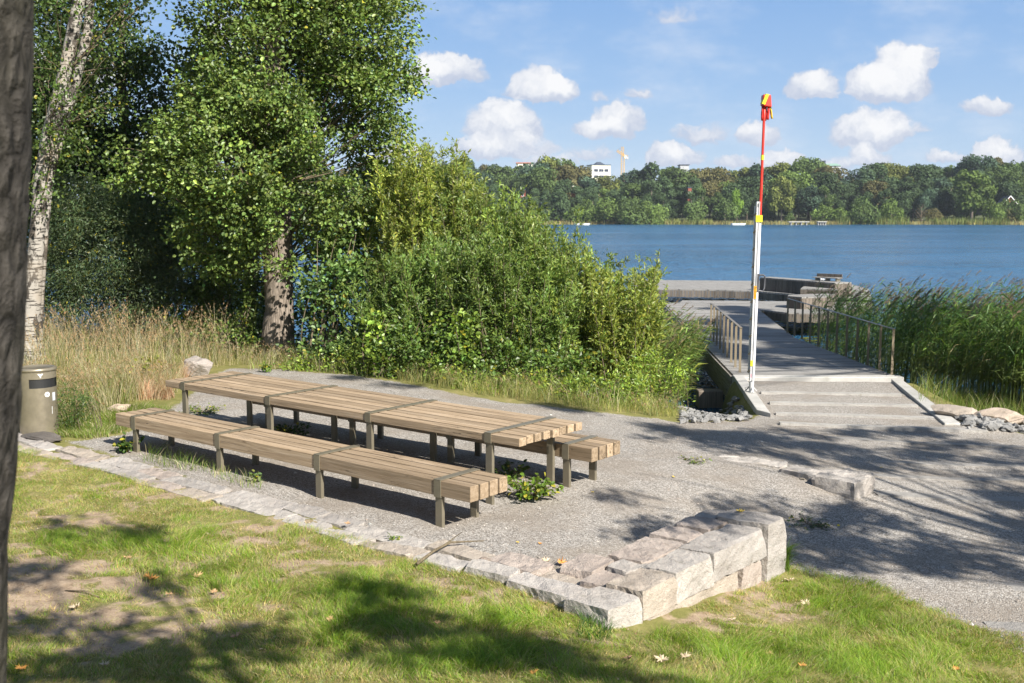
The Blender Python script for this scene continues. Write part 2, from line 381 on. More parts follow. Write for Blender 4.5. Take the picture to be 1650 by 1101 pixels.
def birch_mat():
    m, n = mat('birch_bark'); o = n.coord('Object')
    st = n.noise(n.vm('MULTIPLY', o, (3, 3, 26)), 1, 5, .65); pt = n.noise(n.vm('MULTIPLY', o, (4, 4, 2.2)), 1, 4, .65)
    lo = n.rng(st, .54, .60); dk = n.rng(pt, .51, .58)
    c = n.mix(lo, (.31, .285, .25, 1), (.045, .038, .032, 1)); c = n.mix(dk, c, (.07, .06, .05, 1))
    c = n.mix(n.rng(n.noise(o, 1.7, 2), .5, .7, 0, .35), c, (.34, .27, .2, 1))
    n.out(n.bsdf(Base_Color=c, Roughness=.75, Specular_IOR_Level=.25, Normal=n.bump(n.m('SUBTRACT', pt, n.m('MULTIPLY', lo, .3)), 1, .03))); return m
M_birch = birch_mat()
def ground_mat():
    m, n = mat('ground'); o = n.coord('Object')
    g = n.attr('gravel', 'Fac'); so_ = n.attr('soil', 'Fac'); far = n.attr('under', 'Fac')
    n1 = n.noise(o, 1.2, 6, .65); n2 = n.noise(o, 9, 5, .65); n3 = n.noise(o, 60, 3, .6)
    lawn = n.ramp(n.m('ADD', n.m('MULTIPLY', n1, .5), n.m('MULTIPLY', n2, .5)), [(.3, (.10, .11, .03)), (.5, (.19, .18, .06)), (.7, (.30, .24, .12))])
    soil = n.ramp(n.m('ADD', n.m('MULTIPLY', n2, .55), n.m('MULTIPLY', n3, .45)), [(.3, (.16, .11, .07)), (.5, (.32, .24, .165)), (.72, (.46, .36, .26))])
    vc = n.vor(o, 75, 'F1', 'Color'); vd = n.vor(o, 75)
    vb = n.vor(o, 150, 'F1', 'Color')
    sv = n.node('ShaderNodeSeparateXYZ'); n.put(sv.inputs[0], vc); sb = n.node('ShaderNodeSeparateXYZ'); n.put(sb.inputs[0], vb)
    gf = n.m('ADD', n.m('MULTIPLY', sv.outputs[0], .6), n.m('MULTIPLY', sb.outputs[1], .4))
    gr = n.ramp(gf, [(.05, (.10, .09, .078)), (.35, (.235, .213, .187)), (.65, (.375, .347, .31)), (.95, (.58, .545, .50))])
    gr = n.mix(n.rng(n.noise(o, .9, 4, .6), .4, .68, 0, .6), gr, (.25, .208, .163, 1))     # finer, browner dust
    gr = n.mix(n.rng(n.noise(o, 3.1, 4, .6), .55, .75, 0, .35), gr, (.33, .30, .262, 1))
    e = n.m('ADD', n.m('ADD', g, n.m('MULTIPLY', n.m('SUBTRACT', n2, .5), .7)), n.m('MULTIPLY', n.m('SUBTRACT', n3, .5), .5))
    ge = n.rng(e, .42, .58); se = n.rng(n.m('ADD', so_, n.m('MULTIPLY', n.m('SUBTRACT', n2, .5), .5)), .35, .65)
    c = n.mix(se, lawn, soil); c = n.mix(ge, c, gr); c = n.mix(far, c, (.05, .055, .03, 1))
    hb = n.mix(ge, n.m('ADD', n.m('MULTIPLY', n2, .8), n.m('MULTIPLY', n3, .5)), n.m('ADD', n.m('MULTIPLY', n.m('SUBTRACT', .6, vd), .55), n.m('MULTIPLY', n3, .5)))
    n.out(n.bsdf(Base_Color=c, Roughness=.95, Specular_IOR_Level=.12, Normal=n.bump(hb, 1, .014))); return m
M_ground = ground_mat()
def stone_mat(name, a, b, pink=(.42, .33, .30), sc=1):
    m, n = mat(name); o = n.coord('Object', (sc,)*3); oi = n.node('ShaderNodeObjectInfo')
    o = n.vm('ADD', o, n.vm('MULTIPLY', oi.outputs['Location'], (.37, .37, .37)))
    n1 = n.noise(o, 3, 6, .65); n2 = n.noise(o, 40, 4, .7); n3 = n.noise(o, 140, 2, .5)
    c = n.ramp(n1, [(.3, a), (.7, b)]); c = n.mix(n.rng(n2, .42, .66, 0, .5), c, (*pink, 1))
    c = n.mix(n.rng(n3, .55, .68, 0, .55), c, (.13, .12, .12, 1))
    c = n.mix(n.rng(n.noise(o, 7, 5, .7), .56, .70, 0, .6), c, (.19, .175, .14, 1))
    c = n.mix(1, c, oi.outputs['Color'], 'MULTIPLY')
    n.out(n.bsdf(Base_Color=c, Roughness=.85, Specular_IOR_Level=.25, Normal=n.bump(n.m('ADD', n.m('MULTIPLY', n1, 1.2), n.m('ADD', n.m('MULTIPLY', n2, .5), n.m('MULTIPLY', n3, .12))), 1, .035))); return m
M_stone = stone_mat('granite', (.34, .31, .278), (.53, .495, .45), (.44, .375, .33))
M_rock = stone_mat('field_stone', (.24, .22, .20), (.38, .35, .32), (.36, .31, .27), .7)
M_rubble = simple('rubble_stone', (.21, .205, .195), .85, var=.35, vscale=3, bump=.02, bscale=20)
def concrete_mat():
    m, n = mat('concrete'); o = n.coord('Object')
    c = n.ramp(n.noise(o, 3, 6, .6), [(.3, (.37, .36, .33)), (.7, (.50, .48, .445))]); c = n.mix(n.rng(n.noise(o, 30, 4), .5, .75, 0, .3), c, (.32, .31, .28, 1))
    v = n.noise(n.vm('MULTIPLY', o, (6, 6, .7)), 1, 4, .6); c = n.mix(n.rng(v, .5, .75, 0, .4), c, (.25, .25, .2, 1))
    n.out(n.bsdf(Base_Color=c, Roughness=.85, Specular_IOR_Level=.2, Normal=n.bump(n.noise(o, 60, 3), 1, .004))); return m
M_conc = concrete_mat()
def wood_mat(name, cols, axis=0, grey=.0, rings=True):
    m, n = mat(name); o = n.coord('Object'); at_ = n.attr('col')
    o2 = n.vm('ADD', o, n.vm('MULTIPLY', at_, (37, 13, 29)))
    st = [1.2, 1.2, 1.2]; 
    for i in range(3):
        if i != axis: st[i] = 26
    g = n.noise(n.vm('MULTIPLY', o2, tuple(st)), 1, 7, .62, .5); st2 = [s_*4 for s_ in st]; st2[axis] = 2.5
    g2 = n.noise(n.vm('MULTIPLY', o2, tuple(st2)), 1, 4, .6)
    f = n.m('ADD', n.m('MULTIPLY', g, .65), n.m('MULTIPLY', g2, .35))
    c = n.ramp(f, [(.28, cols[0]), (.5, cols[1]), (.72, cols[2])])
    st3 = [.5, .5, .5]; 
    for i in range(3):
        if i != axis: st3[i] = 16
    crk = n.noise(n.vm('MULTIPLY', o2, tuple(st3)), 1, 3, .5, 1.2)
    ck = n.m('SUBTRACT', 1, n.rng(n.m('ABSOLUTE', n.m('SUBTRACT', crk, .5)), 0, .012))
    ck = n.m('MULTIPLY', ck, n.rng(n.noise(o2, 1.1, 2), .5, .6))
    kn = n.rng(n.vor(n.vm('MULTIPLY', o2, tuple(2.2 if i == axis else 9 for i in range(3))), 1), .0, .14, .75, 0)
    c = n.mix(kn, c, (cols[0][0]*.6, cols[0][1]*.5, cols[0][2]*.45, 1))
    sx = n.node('ShaderNodeSeparateXYZ'); n.put(sx.inputs[0], at_)
    c = n.mix(1, c, n.rng(sx.outputs[0], 0, 1, .70, 1.2, False), 'MULTIPLY'); c = n.mix(n.m('MULTIPLY', ck, .85), c, (.03, .022, .015, 1))
    nz = n.node('ShaderNodeNewGeometry').outputs['Normal']
    n.out(n.bsdf(Base_Color=c, Roughness=.72, Specular_IOR_Level=.25, Normal=n.bump(n.m('SUBTRACT', f, n.m('MULTIPLY', ck, .8)), 1, .006))); return m
M_wood = wood_mat('weathered_pine', ((.15, .107, .063), (.33, .242, .155), (.48, .378, .27)))
M_deckwood = wood_mat('grey_deck_wood', ((.17, .16, .145), (.26, .248, .228), (.34, .328, .308)), 0)
M_dockside = wood_mat('dock_side_wood', ((.07, .055, .042), (.15, .125, .10), (.25, .215, .18)), 2)
M_steel = simple('olive_steel', (.20, .175, .125), .42, .35, .001, 90, .12, 5)
M_rail = simple('bronze_steel', (.25, .205, .14), .4, .25, 0, 90, .1, 5)
M_alu = simple('white_aluminium', (.58, .58, .58), .4, .15, 0, 40, .06, 5)
M_red = simple('red_paint', (.62, .035, .02), .4, 0, 0, 40, .08, 5)
M_yellow = simple('yellow_reflective', (.80, .72, .02), .45, 0, 0, 40, .05, 5)
M_orange = simple('orange_label', (.85, .40, .01), .5, 0, 0, 40, .05, 5)
M_black = simple('black', (.015, .015, .015), .6, 0, 0, 40, .1, 5)
M_white = simple('white_sticker', (.78, .78, .76), .5, 0, 0, 40, .05, 5)
M_bin = simple('bin_steel', (.27, .235, .17), .36, .5, .002, 30, .15, 7)

# ================================================================== GROUND
def axis_pts(lo, a, b, hi, fine, coarse):
    return np.concatenate([np.arange(lo, a, coarse), np.arange(a, b, fine), np.arange(b, hi+coarse, coarse)])
gx = axis_pts(-70, -9, 10, 70, .07, 1.6); gy = axis_pts(-60, 5, 25, 62, .07, 1.6)
GX, GY = np.meshgrid(gx, gy); GZ = hgt(GX, GY)
sd_ = sdist(GX, GY, GPOLY); GRAV = np.clip(sd_/.5+.5, 0, 1)
# bare soil patches in the lawn, with their own outlines
SOIL = [(50,945,330,95,1.55),(150,1005,230,75,1.3),(430,870,300,45,1),(120,850,160,40,1),(820,960,160,30,1),(500,910,150,24,1),(1205,968,130,44,1.3),(1130,1000,90,24,1.2),(950,1030,80,14,1),(640,905,110,26,1),(330,1000,200,40,1),(250,800,190,30,1),(700,940,90,20,1),(40,760,80,20,1)]
def soil_at(x, y):
    s = np.zeros(np.shape(x))
    for a, b, rx, ry, sw in SOIL:
        p = on(a, b); q = on(a, b+ry); w_ = rx/FPX*p.y; h_ = abs(p.y-q.y)
        s = np.maximum(s, sw*(1-np.hypot((x-p.x)/w_, (y-p.y)/h_)*.62))
    return np.clip(s*.62+.35*(vnoise(x, y, .35, 3)-.5)+.75*(vnoise(x, y, .11, 4)-.5)-.02, 0, 1)
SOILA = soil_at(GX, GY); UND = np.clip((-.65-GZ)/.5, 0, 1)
micro = (vnoise(GX, GY, .5, 1)-.5)*.03+(vnoise(GX, GY, .16, 2)-.5)*.018+(vnoise(GX, GY, .08, 6)-.5)*.006
inpath = GRAV > .5
GZ2 = GZ+micro*np.where(inpath, .55, 1.2)
nX, nY = len(gx), len(gy)
V = np.stack([GX.ravel(), GY.ravel(), GZ2.ravel()], 1)
ii = (np.arange(nY-1)[:, None]*nX+np.arange(nX-1)[None]).ravel()
Fq = np.stack([ii, ii+1, ii+nX+1, ii+nX], 1)
isg = (GRAV.ravel()[Fq].mean(1) > .5)
def sheet(name, sel):
    F = Fq[sel]; used, inv = np.unique(F, return_inverse=True); b = MB(); b.add(V[used], inv.reshape(-1, 4))
    o = b.build(name, M_ground, None, True); me = o.data
    for nm, A in (('gravel', GRAV), ('soil', SOILA), ('under', UND)):
        a = me.attributes.new(nm, 'FLOAT', 'POINT'); a.data.foreach_set('value', A.ravel()[used].astype(np.float32))
    return tag(o, kind='structure')
sheet('ground', ~isg); tag(sheet('path', isg), 'grey gravel path and terrace')
# lake bed and far land, one sheet to the horizon
mb = MB(); xs = np.linspace(-1500, 1500, 101); ys = np.concatenate([[59, 100, 300, 440], np.linspace(455, 700, 36), [900, 1300]])
X, Y = np.meshgrid(xs, ys); sh0 = 470+14*np.sin(X/60)+8*np.sin(X/23)
k = np.clip((Y-sh0)/140, 0, 1); Z = np.where(Y < sh0-8, -4.5, -4.5+np.clip((Y-sh0+8)/12, 0, 1)*3.4)+k*k*(3-2*k)*9+(vnoise(X, Y, 60, 9)-.5)*4*k
Z[0] = -3.25
def far_h(x, y):
    s0 = 470+14*math.sin(x/60)+8*math.sin(x/23); k = min(max((y-s0)/140, 0), 1)
    return -4.5+min(max((y-s0+8)/12, 0), 1)*3.4+k*k*(3-2*k)*9
ii = (np.arange(len(ys)-1)[:, None]*len(xs)+np.arange(len(xs)-1)[None]).ravel()
mb.add(np.stack([X.ravel(), Y.ravel(), Z.ravel()], 1), np.stack([ii, ii+1, ii+len(xs)+1, ii+len(xs)], 1))
M_land = simple('far_land', (.06, .075, .025), .95, var=.4, vscale=.05)
tag(mb.build('hillside', M_land, None, True), kind='structure')
# water
m, n = mat('lake_water'); o = n.node('ShaderNodeNewGeometry').outputs['Position']
a = n.noise(n.vm('MULTIPLY', o, (.55, .8, 1)), 1, 4, .6, .4); b = n.noise(n.vm('MULTIPLY', o, (1.8, 2.6, 1)), 1, 4, .6, .3); c = n.noise(n.vm('MULTIPLY', o, (.035, .12, 1)), 1, 4, .6)
big = n.rng(c, .35, .65, .55, 1.25)
hh = n.m('MULTIPLY', n.m('ADD', n.m('MULTIPLY', a, .42), n.m('MULTIPLY', b, .13)), big); hh = n.m('ADD', hh, n.m('MULTIPLY', n.m('MULTIPLY', n.noise(n.vm('MULTIPLY', o, (.30, .16, 1)), 1, 6, .7), n.rng(n.noise(n.vm('MULTIPLY', o, (.012, .03, 1)), 1, 3), .35, .65, .4, 1.5)), 3.2))
n.out(n.bsdf(Base_Color=(.026, .105, .205, 1), Roughness=.2, IOR=1.33, Normal=n.bump(hh, 1, 1.0)))
mb = MB(); mb.add([(-1500, 19.5, -1.4), (1500, 19.5, -1.4), (1500, 900, -1.4), (-1500, 900, -1.4)], [(0, 1, 2, 3)])
# the sheet starts well inside the bank, underneath the ground
tag(mb.build('lake_water', m), kind='structure')

# ================================================================== TABLE AND BENCHES
AX = Vector((math.cos(.678), -math.sin(.678), 0)); AY = Vector((math.sin(.678), math.cos(.678), 0)); RZ = -.678
def slab_set(name, label, cat, corner, L, Wd, H, nb, th, s0, sp, group=None, ns=4):
    root = empty(name, (0, 0, 0), RZ, label, cat, group)
    cx = Vector((corner[0], corner[1], 0))-AX*L/2+AY*Wd/2; z = h1(cx.x, cx.y); root.location = (cx.x, cx.y, 0)
    gap = .03; bw = (Wd-gap*(nb-1))/nb; rnd = random.Random(len(label))
    b = MB()
    for i in range(nb):
        y0 = -Wd/2+i*(bw+gap); cuts = [-L/2, L/2]; dz = rnd.uniform(-.002, .002)
        cuts = [-L/2+rnd.uniform(-.01, .01), L/2+rnd.uniform(-.012, .012)]
        jt = s0+sp*rnd.choice([1, 2])
        cuts.insert(1, L/2-jt); 
        for x0, x1 in zip(cuts[:-1], cuts[1:]):
            b.box(x0+.001, x1-.001, y0, y0+bw, H-th+dz, H+dz, .004, col=(rnd.random(), rnd.random(), rnd.random()))
    b.build('table_top' if cat == 'table' else 'seat', M_wood, root)
    legh = []
    for k in range(ns):
        x = L/2-s0-sp*k; w = .045; t_ = .008; b = MB()
        y0 = -Wd/2-t_-.001; y1 = Wd/2+t_+.001; zt = H+.004
        b.box(x-w, x+w, y0, y1, zt, zt+t_, .002); dn = H-th-.012
        b.box(x-w, x+w, y0, y0+t_, dn, zt-.0005, .002); b.box(x-w, x+w, y1-t_, y1, dn, zt-.0005, .002)
        b.box(x-w, x+w, y0+t_+.0005, y1-t_-.0005, dn, dn+.010, .001)
        b.build('strap', M_steel, root)
        for yy in (-Wd/2+.03, Wd/2-.03):
            p = root.matrix_world if False else Matrix.Translation(root.location) @ Matrix.Rotation(RZ, 4, 'Z')
            q = p @ Vector((x, yy, 0)); gz = h1(q.x, q.y)-.06
            lb = MB(); sgn = -1 if yy < 0 else 1
            lb.box(x-.043, x+.043, yy-.02, yy+.02, gz, dn-.0005, .002)
            lb.build('leg', M_steel, root)
    return root
GB = 'timber benches at the long table'
slab_set('picnic_table', 'long slatted timber table with olive steel straps and legs on the gravel', 'table', (.067, 10.592), 6.1, 1.10, .73, 8, .085, .40, 1.765)
bench1 = slab_set('picnic_bench', 'long timber bench in front of the table, beside the stone kerb', 'bench', (-.392, 9.749), 5.94, .56, .45, 4, .15, .40, 1.715, GB)
c2_ = at(955, 724, .45)
bench2 = slab_set('picnic_bench', 'long timber bench behind the table, mostly hidden, its end beside the path', 'bench', (c2_.x, c2_.y), 5.94, .56, .45, 4, .15, .36, 1.715, GB)

# ================================================================== STONE WALL
def rough_stone(name, parent, c, ax, ay, L, Wd, z0, z1, seed=0, jag=.02, material=None, tint=None, smooth=True):
    """a quarried block: subdivided box, faces pushed about, corners knocked off"""
    r = np.random.default_rng(seed+1000); nx, ny, nz = max(3, int(L/.045)), max(3, int(Wd/.045)), max(3, int((z1-z0)/.045))
    idx = {}; P = []; F = []
    def vid(i, j, k_):
        q = (i, j, k_)
        if q not in idx: idx[q] = len(P); P.append((i/nx*2-1, j/ny*2-1, k_/nz*2-1))
        return idx[q]
    for i in range(nx):
        for j in range(ny):
            F.append((vid(i,j,nz), vid(i+1,j,nz), vid(i+1,j+1,nz), vid(i,j+1,nz))); F.append((vid(i,j,0), vid(i,j+1,0), vid(i+1,j+1,0), vid(i+1,j,0)))
    for i in range(nx):
        for k_ in range(nz):
            F.append((vid(i,0,k_), vid(i+1,0,k_), vid(i+1,0,k_+1), vid(i,0,k_+1))); F.append((vid(i,ny,k_), vid(i,ny,k_+1), vid(i+1,ny,k_+1), vid(i+1,ny,k_)))
    for j in range(ny):
        for k_ in range(nz):
            F.append((vid(0,j,k_), vid(0,j,k_+1), vid(0,j+1,k_+1), vid(0,j+1,k_))); F.append((vid(nx,j,k_), vid(nx,j+1,k_), vid(nx,j+1,k_+1), vid(nx,j,k_+1)))
    P = np.array(P); hx, hy, hz = L/2, Wd/2, (z1-z0)/2
    W_ = P*np.array([hx, hy, hz]); sk = r.uniform(-1, 1, 6)
    W_[:, 0] += sk[0]*.035*P[:, 1]*min(1, L/.4); W_[:, 1] += sk[1]*.03*P[:, 0]
    # chip the corners and edges with random planes
    for q in range(6):
        nn = r.normal(0, 1, 3); nn[2] = abs(nn[2])*.8 if r.random() < .7 else nn[2]; nn /= np.linalg.norm(nn)
        lim = (abs(nn)*np.array([hx, hy, hz])).sum()-r.uniform(.004, .03)
        dd = W_@nn-lim; mk = dd > 0; W_[mk] -= nn*dd[mk, None]*.9
    ph = r.uniform(0, 60, 3)
    def n3(s): 
        return (vnoise(W_[:, 0]+ph[0], W_[:, 1]+W_[:, 2]*1.3+ph[1], s, seed%50)-.5)+(vnoise(W_[:, 2]+ph[2], W_[:, 0]-W_[:, 1]+ph[0], s, seed%50+3)-.5)
    out = unit(P**5)*1.0
    dsp = jag*(n3(.22)*1.0+n3(.09)*.8)+jag*.6*n3(.045)
    dsp -= jag*1.1*np.maximum(0, .12-np.abs(n3(.3)))/.12*(np.abs(P).max(1) > .99)*.8
    W_ += out*dsp[:, None]
    b = MB(); X3 = np.array([ax.x, ax.y, 0]); Y3 = np.array([ay.x, ay.y, 0])
    G = W_[:, :1]*X3+W_[:, 1:2]*Y3+np.array([[0, 0, 1.]])*W_[:, 2:]
    b.add(G, F); o = b.build(name, material or M_stone, None, False); o.location = (c[0], c[1], (z0+z1)/2)
    if parent is not None: o.parent = parent; o.matrix_parent_inverse = parent.matrix_basis.inverted()
    k = tint or (.88+.28*r.random(),)*3
    o.color = (*k, 1); return o
TOP = .12
wall = empty('stone_wall', tuple(at(1018, 962, TOP).xy)+(-.15,), 0, 'low dry-laid granite wall around the terrace, flush kerb on the left and two courses high at its right end', 'wall')
ux, uy = AY, -AX                    # return wall: ux along it away from the camera, uy towards the terrace (left)
C0 = Vector((*at(1020, 962, TOP).xy, 0))
pink, pale, buff, grey = (.90, .83, .79), (.99, .99, .98), (.93, .87, .79), (.84, .84, .84)
def rs(u0, u1, v0, v1, z0, z1, sd, tint, jag=.011):
    c = C0+ux*(u0+u1)/2+uy*(v0+v1)/2
    rough_stone('stone_block', wall, c, ux, uy, u1-u0-.012, v1-v0-.012, z0, z1, sd, jag, tint=tint)
Lr = 2.72
rs(-.28, .12, .0, .42, -.30, TOP-.03, 1, pale)               # corner block
rs(.13, .62, -.02, .33, -.11, TOP, 2, buff); rs(.63, 1.22, -.01, .33, -.13, TOP+.01, 3, pale); rs(1.23, 2.17, -.02, .34, -.12, TOP+.02, 4, grey)
rs(.14, .75, -.0, .33, -.42, -.12, 5, buff); rs(.76, 1.72, .01, .33, -.45, -.14, 6, buff); rs(1.73, 2.17, .0, .33, -.5, -.13, 7, pink); rs(1.2, 2.2, -.06, .2, -.62, -.36, 8, buff, .03)
rs(2.19, 2.55, -.04, .5, -.62, TOP+.05, 9, grey)              # tall end block
rs(2.19, 2.52, .51, .74, -.5, TOP+.01, 10, grey)
rs(.14, .50, .35, .60, -.3, TOP-.04, 11, pink); rs(.30, .72, .61, .92, -.3, TOP-.02, 12, pink); rs(.51, .80, .35, .60, -.3, TOP-.02, 13, pale)
rs(.73, 1.42, .35, .74, -.35, TOP, 14, pink); rs(1.43, 1.80, .36, .75, -.35, TOP+.01, 15, pink); rs(1.81, 2.17, .36, .73, -.4, TOP+.02, 16, pink)
# flush kerb: two rows of flat stones running back along the terrace
rnd = random.Random(5); Lk = 9.9
for row, (v0, v1) in enumerate(((.0, .23), (.25, .52))):
    s = -.02 if row == 0 else .1; kk = 0
    while s < Lk:
        l = rnd.uniform(.45, 1.25) if row == 0 else rnd.uniform(.28, 1.0)
        c = C0-AX*(s+l/2+.18)+AY*((v0+v1)/2-.18+.05*math.sin(s*2.1)+rnd.uniform(-.015, .015)); px_, py_ = c.x, c.y
        z = h1(px_, py_)+(.024 if s > 2.2 else .024+.065*(2.2-s)/2.2)+rnd.uniform(-.008, .012)
        o = rough_stone('stone_block', wall, c, -AX, AY, l-.012, v1-v0+rnd.uniform(-.03, .03), z-.18, z, 40+kk+row*30, .013, tint=rnd.choice([pink, pale, grey, buff, (1, 1, 1)]))
        s += l; kk += 1
# second kerb, by the path
kerb = empty('stone_kerb', tuple(at(1250, 760, -.15)), 0, 'low kerb of big granite slabs between terrace and path, crumbling at its right end', 'kerb')
for (a, b_, w_, z0, z1, sd, ti) in (((1060,722),(1150,733),.26,-.4,-.13,80,grey),((1150,733),(1265,749),.34,-.4,-.12,81,pale),((1268,752),(1325,764),.34,-.42,-.11,82,grey),((1325,760),(1392,773),.45,-.5,-.06,83,grey)):
    p, q = at(*a, z1), at(*b_, z1); d_ = (q-p).normalized(); c = (p+q)/2
    rough_stone('stone_slab', kerb, c, Vector((d_.x, d_.y, 0)), Vector((-d_.y, d_.x, 0)), (q-p).length-.01, w_, z0, z1, sd, .025, tint=ti)
p = at(1375, 792, -.3); rough_stone('stone_slab', kerb, p, AX, AY, .36, .3, -.5, -.07, 88, .035, tint=grey)
rough_stone('stone_slab', kerb, at(1315, 785, -.25), AX, AY, .75, .16, -.45, -.17, 89, .05, tint=(.7, .68, .62))

# ================================================================== STEPS ACROSS THE PATH, WING WALLS
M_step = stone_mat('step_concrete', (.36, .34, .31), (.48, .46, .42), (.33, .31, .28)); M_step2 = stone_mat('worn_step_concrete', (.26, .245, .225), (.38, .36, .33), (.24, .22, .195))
GS = 'pale concrete step edges laid across the gravel'
def strip(a, b_, wd, label, up=.02):
    p, q = on(*a), on(*b_); r_ = random.Random(int(a[0])); n_ = max(2, int((q-p).length/1.0)); mb = MB()
    d_ = (q-p).normalized(); s_ = Vector((-d_.y, d_.x, 0)); L_ = (q-p).length; up *= 2.0 if a[1] < 700 else 1.1
    for i in range(n_):
        u0, u1 = L_*i/n_, L_*(i+1)/n_-.006; c0, c1 = p+d_*u0, p+d_*u1
        z0 = h1(c0.x, c0.y)+up+r_.uniform(-.006, .004); z1 = h1(c1.x, c1.y)+up+r_.uniform(-.006, .004)
        M_ = []
        for c, z in ((c0, z0), (c1, z1)):
            for w_ in (-wd/2, wd/2): M_ += [(c.x+s_.x*w_, c.y+s_.y*w_, z-.12), (c.x+s_.x*w_, c.y+s_.y*w_, z)]
        mb.add(M_, [(0, 1, 3, 2), (4, 6, 7, 5), (1, 5, 7, 3), (0, 4, 5, 1), (2, 3, 7, 6)])
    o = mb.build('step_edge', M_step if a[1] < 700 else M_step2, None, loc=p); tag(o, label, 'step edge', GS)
strip((1226,634),(1452,638),.16,'pale concrete step edge nearest the boardwalk, first below the white beam')
strip((1240,651),(1478,656),.16,'pale concrete step edge between the wing walls, second from the boardwalk')
strip((1250,668),(1505,676),.15,'pale concrete step edge level with the near end of the left wing wall')
strip((1256,684),(1590,696),.15,'long pale concrete step edge just below the wing walls')
strip((1330,706),(1650,722),.14,'thin concrete step edge half buried in gravel above the striped shade')
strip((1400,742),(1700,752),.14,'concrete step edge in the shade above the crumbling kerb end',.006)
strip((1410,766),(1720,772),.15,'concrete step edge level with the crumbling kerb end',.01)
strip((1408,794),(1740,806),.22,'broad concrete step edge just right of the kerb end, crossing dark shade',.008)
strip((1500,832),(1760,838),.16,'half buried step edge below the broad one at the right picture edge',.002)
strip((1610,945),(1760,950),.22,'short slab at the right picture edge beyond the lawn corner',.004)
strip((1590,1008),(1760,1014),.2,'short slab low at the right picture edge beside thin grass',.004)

ZD = -.5
DL0, DR0 = at(1183,605,ZD), at(1445,607,ZD); DDIR = Vector((math.tan(R(3.5)), 1, 0)).normalized()
beam = MB(); beam.box(DL0.x-.05, DR0.x+.1, DL0.y-.34, DL0.y-.02, -.9, ZD+.012, .012)
tag(beam.build('beam', M_conc, None), 'white concrete beam across the near end of the boardwalk', 'beam')
def wing(name, pts, label):
    mb = MB(); top = []; 
    P0 = [at(*a, z) for a, z in pts]; mb_v = [(p.x, p.y, p.z) for p in P0]+[(p.x, p.y, -1.5) for p in P0]; n_ = len(P0)
    mb.add(mb_v, [tuple(range(n_))]+[tuple(range(n_, 2*n_))[::-1]]+[(i, n_+i, n_+(i+1)%n_, (i+1)%n_) for i in range(n_)])
    o = mb.build(name, M_conc, None); o.data.validate()
    b = o.modifiers.new('b', 'BEVEL'); b.width = .012; b.segments = 2
    tag(o, label, 'wall')
wing('wing_wall', [((1183,607),ZD+.02),((1219,660),-.40),((1242,666),-.40),((1199,606),ZD+.02)], 'pale concrete wing wall on the left of the gravel steps, carrying the rescue pole')
wing('wing_wall', [((1436,611),ZD+.02),((1522,682),-.42),((1548,682),-.42),((1450,609),ZD+.02)], 'long pale concrete wing wall on the right of the gravel steps')

# ================================================================== BOARDWALK
bw = empty('boardwalk', tuple(DL0), 0, 'grey wooden boardwalk with angle-cut side boards leading out to the lake', 'boardwalk')
Lb = 19.3; mb = MB(); y = 0; r_ = random.Random(3)
xl, xr = DL0.x, DR0.x
while y < Lb:
    o0 = DDIR*y+Vector((0, 0, 0)); z = ZD-.0*y
    sh_ = DDIR.x/DDIR.y*y; wl = xl; xe = float(np.interp(DL0.y+y, [22.7, 30.5, 38.2, 42.2], [xr, 7.97, 8.9, 9.4]))-sh_   # the right edge bends outward to meet the landing
    mid = (wl+xe)/2+r_.uniform(-.3, .3)
    for a, b_ in ((wl, mid-.004), (mid, xe)):
        mb.box(a+DDIR.x/DDIR.y*y, b_-.002+DDIR.x/DDIR.y*y, DL0.y+y, DL0.y+y+.138, z-.045, z+r_.uniform(-.002, .002), 0, col=(r_.random(), r_.random(), r_.random()))
    y += .145
mb.build('deck_boards', M_deckwood, bw).matrix_parent_inverse = bw.matrix_basis.inverted()
mb = MB()
for k in range(4):
    for side, x in ((-1, xl-.06), (1, None)):
        z1 = ZD-.02-.14*k; z0 = z1-.13
        if side == -1: a = (x, DL0.y-.01); b_ = (x+DDIR.x/DDIR.y*Lb, DL0.y+Lb)
        else: a = (xr+.03, DL0.y-.01); b_ = (8.0, 30.5)
        d_ = Vector((b_[0]-a[0], b_[1]-a[1], 0)); l_ = d_.length; d_.normalize()
        M_ = Matrix.Translation((a[0], a[1], 0)) @ Matrix.Rotation(math.atan2(d_.y, d_.x), 4, 'Z')
        mb.box(0, l_, -.02, .02, z0, z1, .003, M_, col=(r_.random(), r_.random(), r_.random()))
        if side == 1: mb.box(0, 7.75, -.02, .02, z0, z1, .003, Matrix.Translation((8.01, 30.51, 0)) @ Matrix.Rotation(math.atan2(7.7, .9), 4, 'Z'), col=(r_.random(), r_.random(), r_.random()))
mb.build('side_boards', wood_mat('side_board_wood', ((.13, .115, .09), (.22, .20, .165), (.31, .285, .24)), 1), bw).matrix_parent_inverse = bw.matrix_basis.inverted()
for y in (1.5, 5, 9, 13, 17):
    for x in (xl+.3, xr-.6-y*.06):
        mb = MB(); mb.tube([(x+y*.06, DL0.y+y, -3), (x+y*.06, DL0.y+y, ZD-.06)], .1, 10)
        mb.build('pile', M_dockside, bw).matrix_parent_inverse = bw.matrix_basis.inverted()

